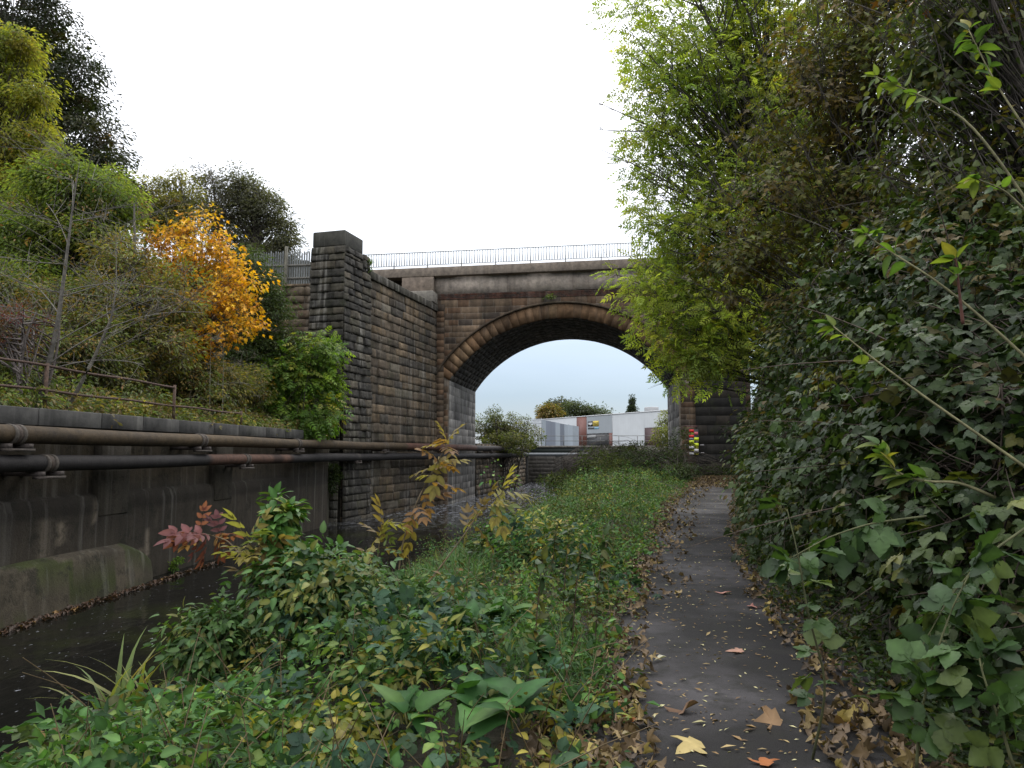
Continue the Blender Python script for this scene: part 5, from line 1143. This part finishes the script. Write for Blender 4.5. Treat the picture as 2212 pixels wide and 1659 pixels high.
clump_plant('bramble_patch', 'dark low bramble patch in the bottom left corner by the water', 'plant', P(270, 1610, 4.6), (.6, .5, .14), 70, 9, TREF, .15, PBn, 219, lm='leaf_gloss')
clump_plant('bramble_patch', 'dark bramble patch amid grass in the middle of the verge', 'plant', P(1090, 1190, 10.5), (.55, .6, .22), 60, 14, O, .10, PB + [((.12, .10, .03), 1)], 220, lm='leaf_gloss')
clump_plant('yellow_patch', 'patch of yellowing leaves at the bottom of the verge', 'plant', P(700, 1600, 3.9), (.45, .35, .10), 50, 12, O, .07, [((.22, .20, .035), 3), ((.10, .15, .03), 3), ((.26, .20, .04), 1)], 221)
# irises at the water's edge
def rosette(name, label, cat, base, n, T, size, pal, seed, tilt=(.3, .9), lm='leaf', group=None):
    r = np.random.default_rng(seed); t = thing(name, label, cat, base, group); a = r.uniform(0, 6.28, n); e = r.uniform(*tilt, n)
    d = np.stack([np.cos(a) * np.cos(e), np.sin(a) * np.cos(e), np.sin(e)], 1); nn = np.stack([-np.cos(a) * np.sin(e), -np.sin(a) * np.sin(e), np.cos(e)], 1) + r.normal(0, .2, (n, 3))
    mbx = MB(); sz = size * r.uniform(.6, 1.15, n); o = np.asarray(base) + r.normal(0, .05, (n, 3)) * V(1, 1, 0)
    leaves(mbx, o + d * sz[:, None] * .15, d, nn, sz, T, pick(pal, n, r) * r.uniform(.8, 1.2, (n, 1))); bez(mbx, o - V(0, 0, .03), o + d * .05, o + d * sz[:, None] * .17, .006, .005, (.14, .14, .05), 3, 4)
    mbx.build('leaves', M[lm], t, True); return t
for k, (x, y, n, lab) in enumerate(((240, 1560, 15, 'left clump of yellowing iris blades standing at the water edge'), (310, 1555, 13, 'right clump of yellowing iris blades standing at the water edge'))):
    b = P(x, y + 30, 5.2); rosette('iris_clump', lab, 'iris', b, n + 6, blade(.5, .06, 6), .72, [((.20, .21, .06), 3), ((.12, .17, .04), 2), ((.26, .20, .08), 1)], 230 + k, (.9, 1.45), group='iris clumps at the water edge')
PDK = [((.032, .085, .024), 3), ((.055, .125, .032), 2), ((.07, .13, .035), 1)]
for k, (x, y, n, sz, lab) in enumerate(((1080, 1330, 13, .42, 'broad-leaved dock plant at the back of the dock patch'), (1010, 1345, 12, .38, 'dock plant at the upper left of the dock patch'), (980, 1400, 11, .34, 'dock plant with bluish leaves in the middle of the patch'),
    (1030, 1510, 10, .32, 'dock plant with round leaves left of the tall dock leaf'), (1110, 1525, 8, .42, 'dock plant with one tall upright leaf near the litter'), (900, 1530, 9, .30, 'small dock plant among yellow leaves at the bottom'), (1150, 1395, 9, .32, 'dock plant beside the nettle stalks'))):
    d_ = atz0(x, y, .28); d_[2] = max(gz(d_[0], d_[1]) + .06, .18); rosette('dock_plant', lab, 'dock', d_ + V(0, 0, .06), n + 2, DOCK, sz * .62, PDK, 240 + k, (.15, 1.35), 'cover', 'dock plants on the verge')
PN = [((.05, .085, .03), 3), ((.09, .10, .03), 2), ((.18, .14, .03), .8), ((.035, .06, .025), 2)]
for k, (x, y, h, lab) in enumerate(((1150, 1480, .85, 'tall dry nettle stalk with hanging yellow leaves beside the dock patch'), (1235, 1400, .75, 'nettle stalk by the path edge, left of the pair'), (1285, 1390, .8, 'nettle stalk by the path edge, right of the pair'), (1215, 1330, .8, 'nettle stalk behind the dock patch'), (1300, 1300, .7, 'far nettle stalk close to the path'), (1190, 1270, .7, 'nettle stalk standing in the grass behind'))):
    b = atz0(x, y, .05); b[2] = gz(b[0], b[1])
    shoot('nettle_stalk', lab, 'nettle', [b, b + V(.03, 0, h * .6), b + V(.08, .03, h * 1.15)], .006, 60, t_ovate(.5, .1, .4, .05, (.2, .5, .8)), .088, PN, 260 + k, start=.2, stemc=(.07, .045, .03), droop=.8, lm='leaf', spread=1.3, group='nettle stalks near the path')
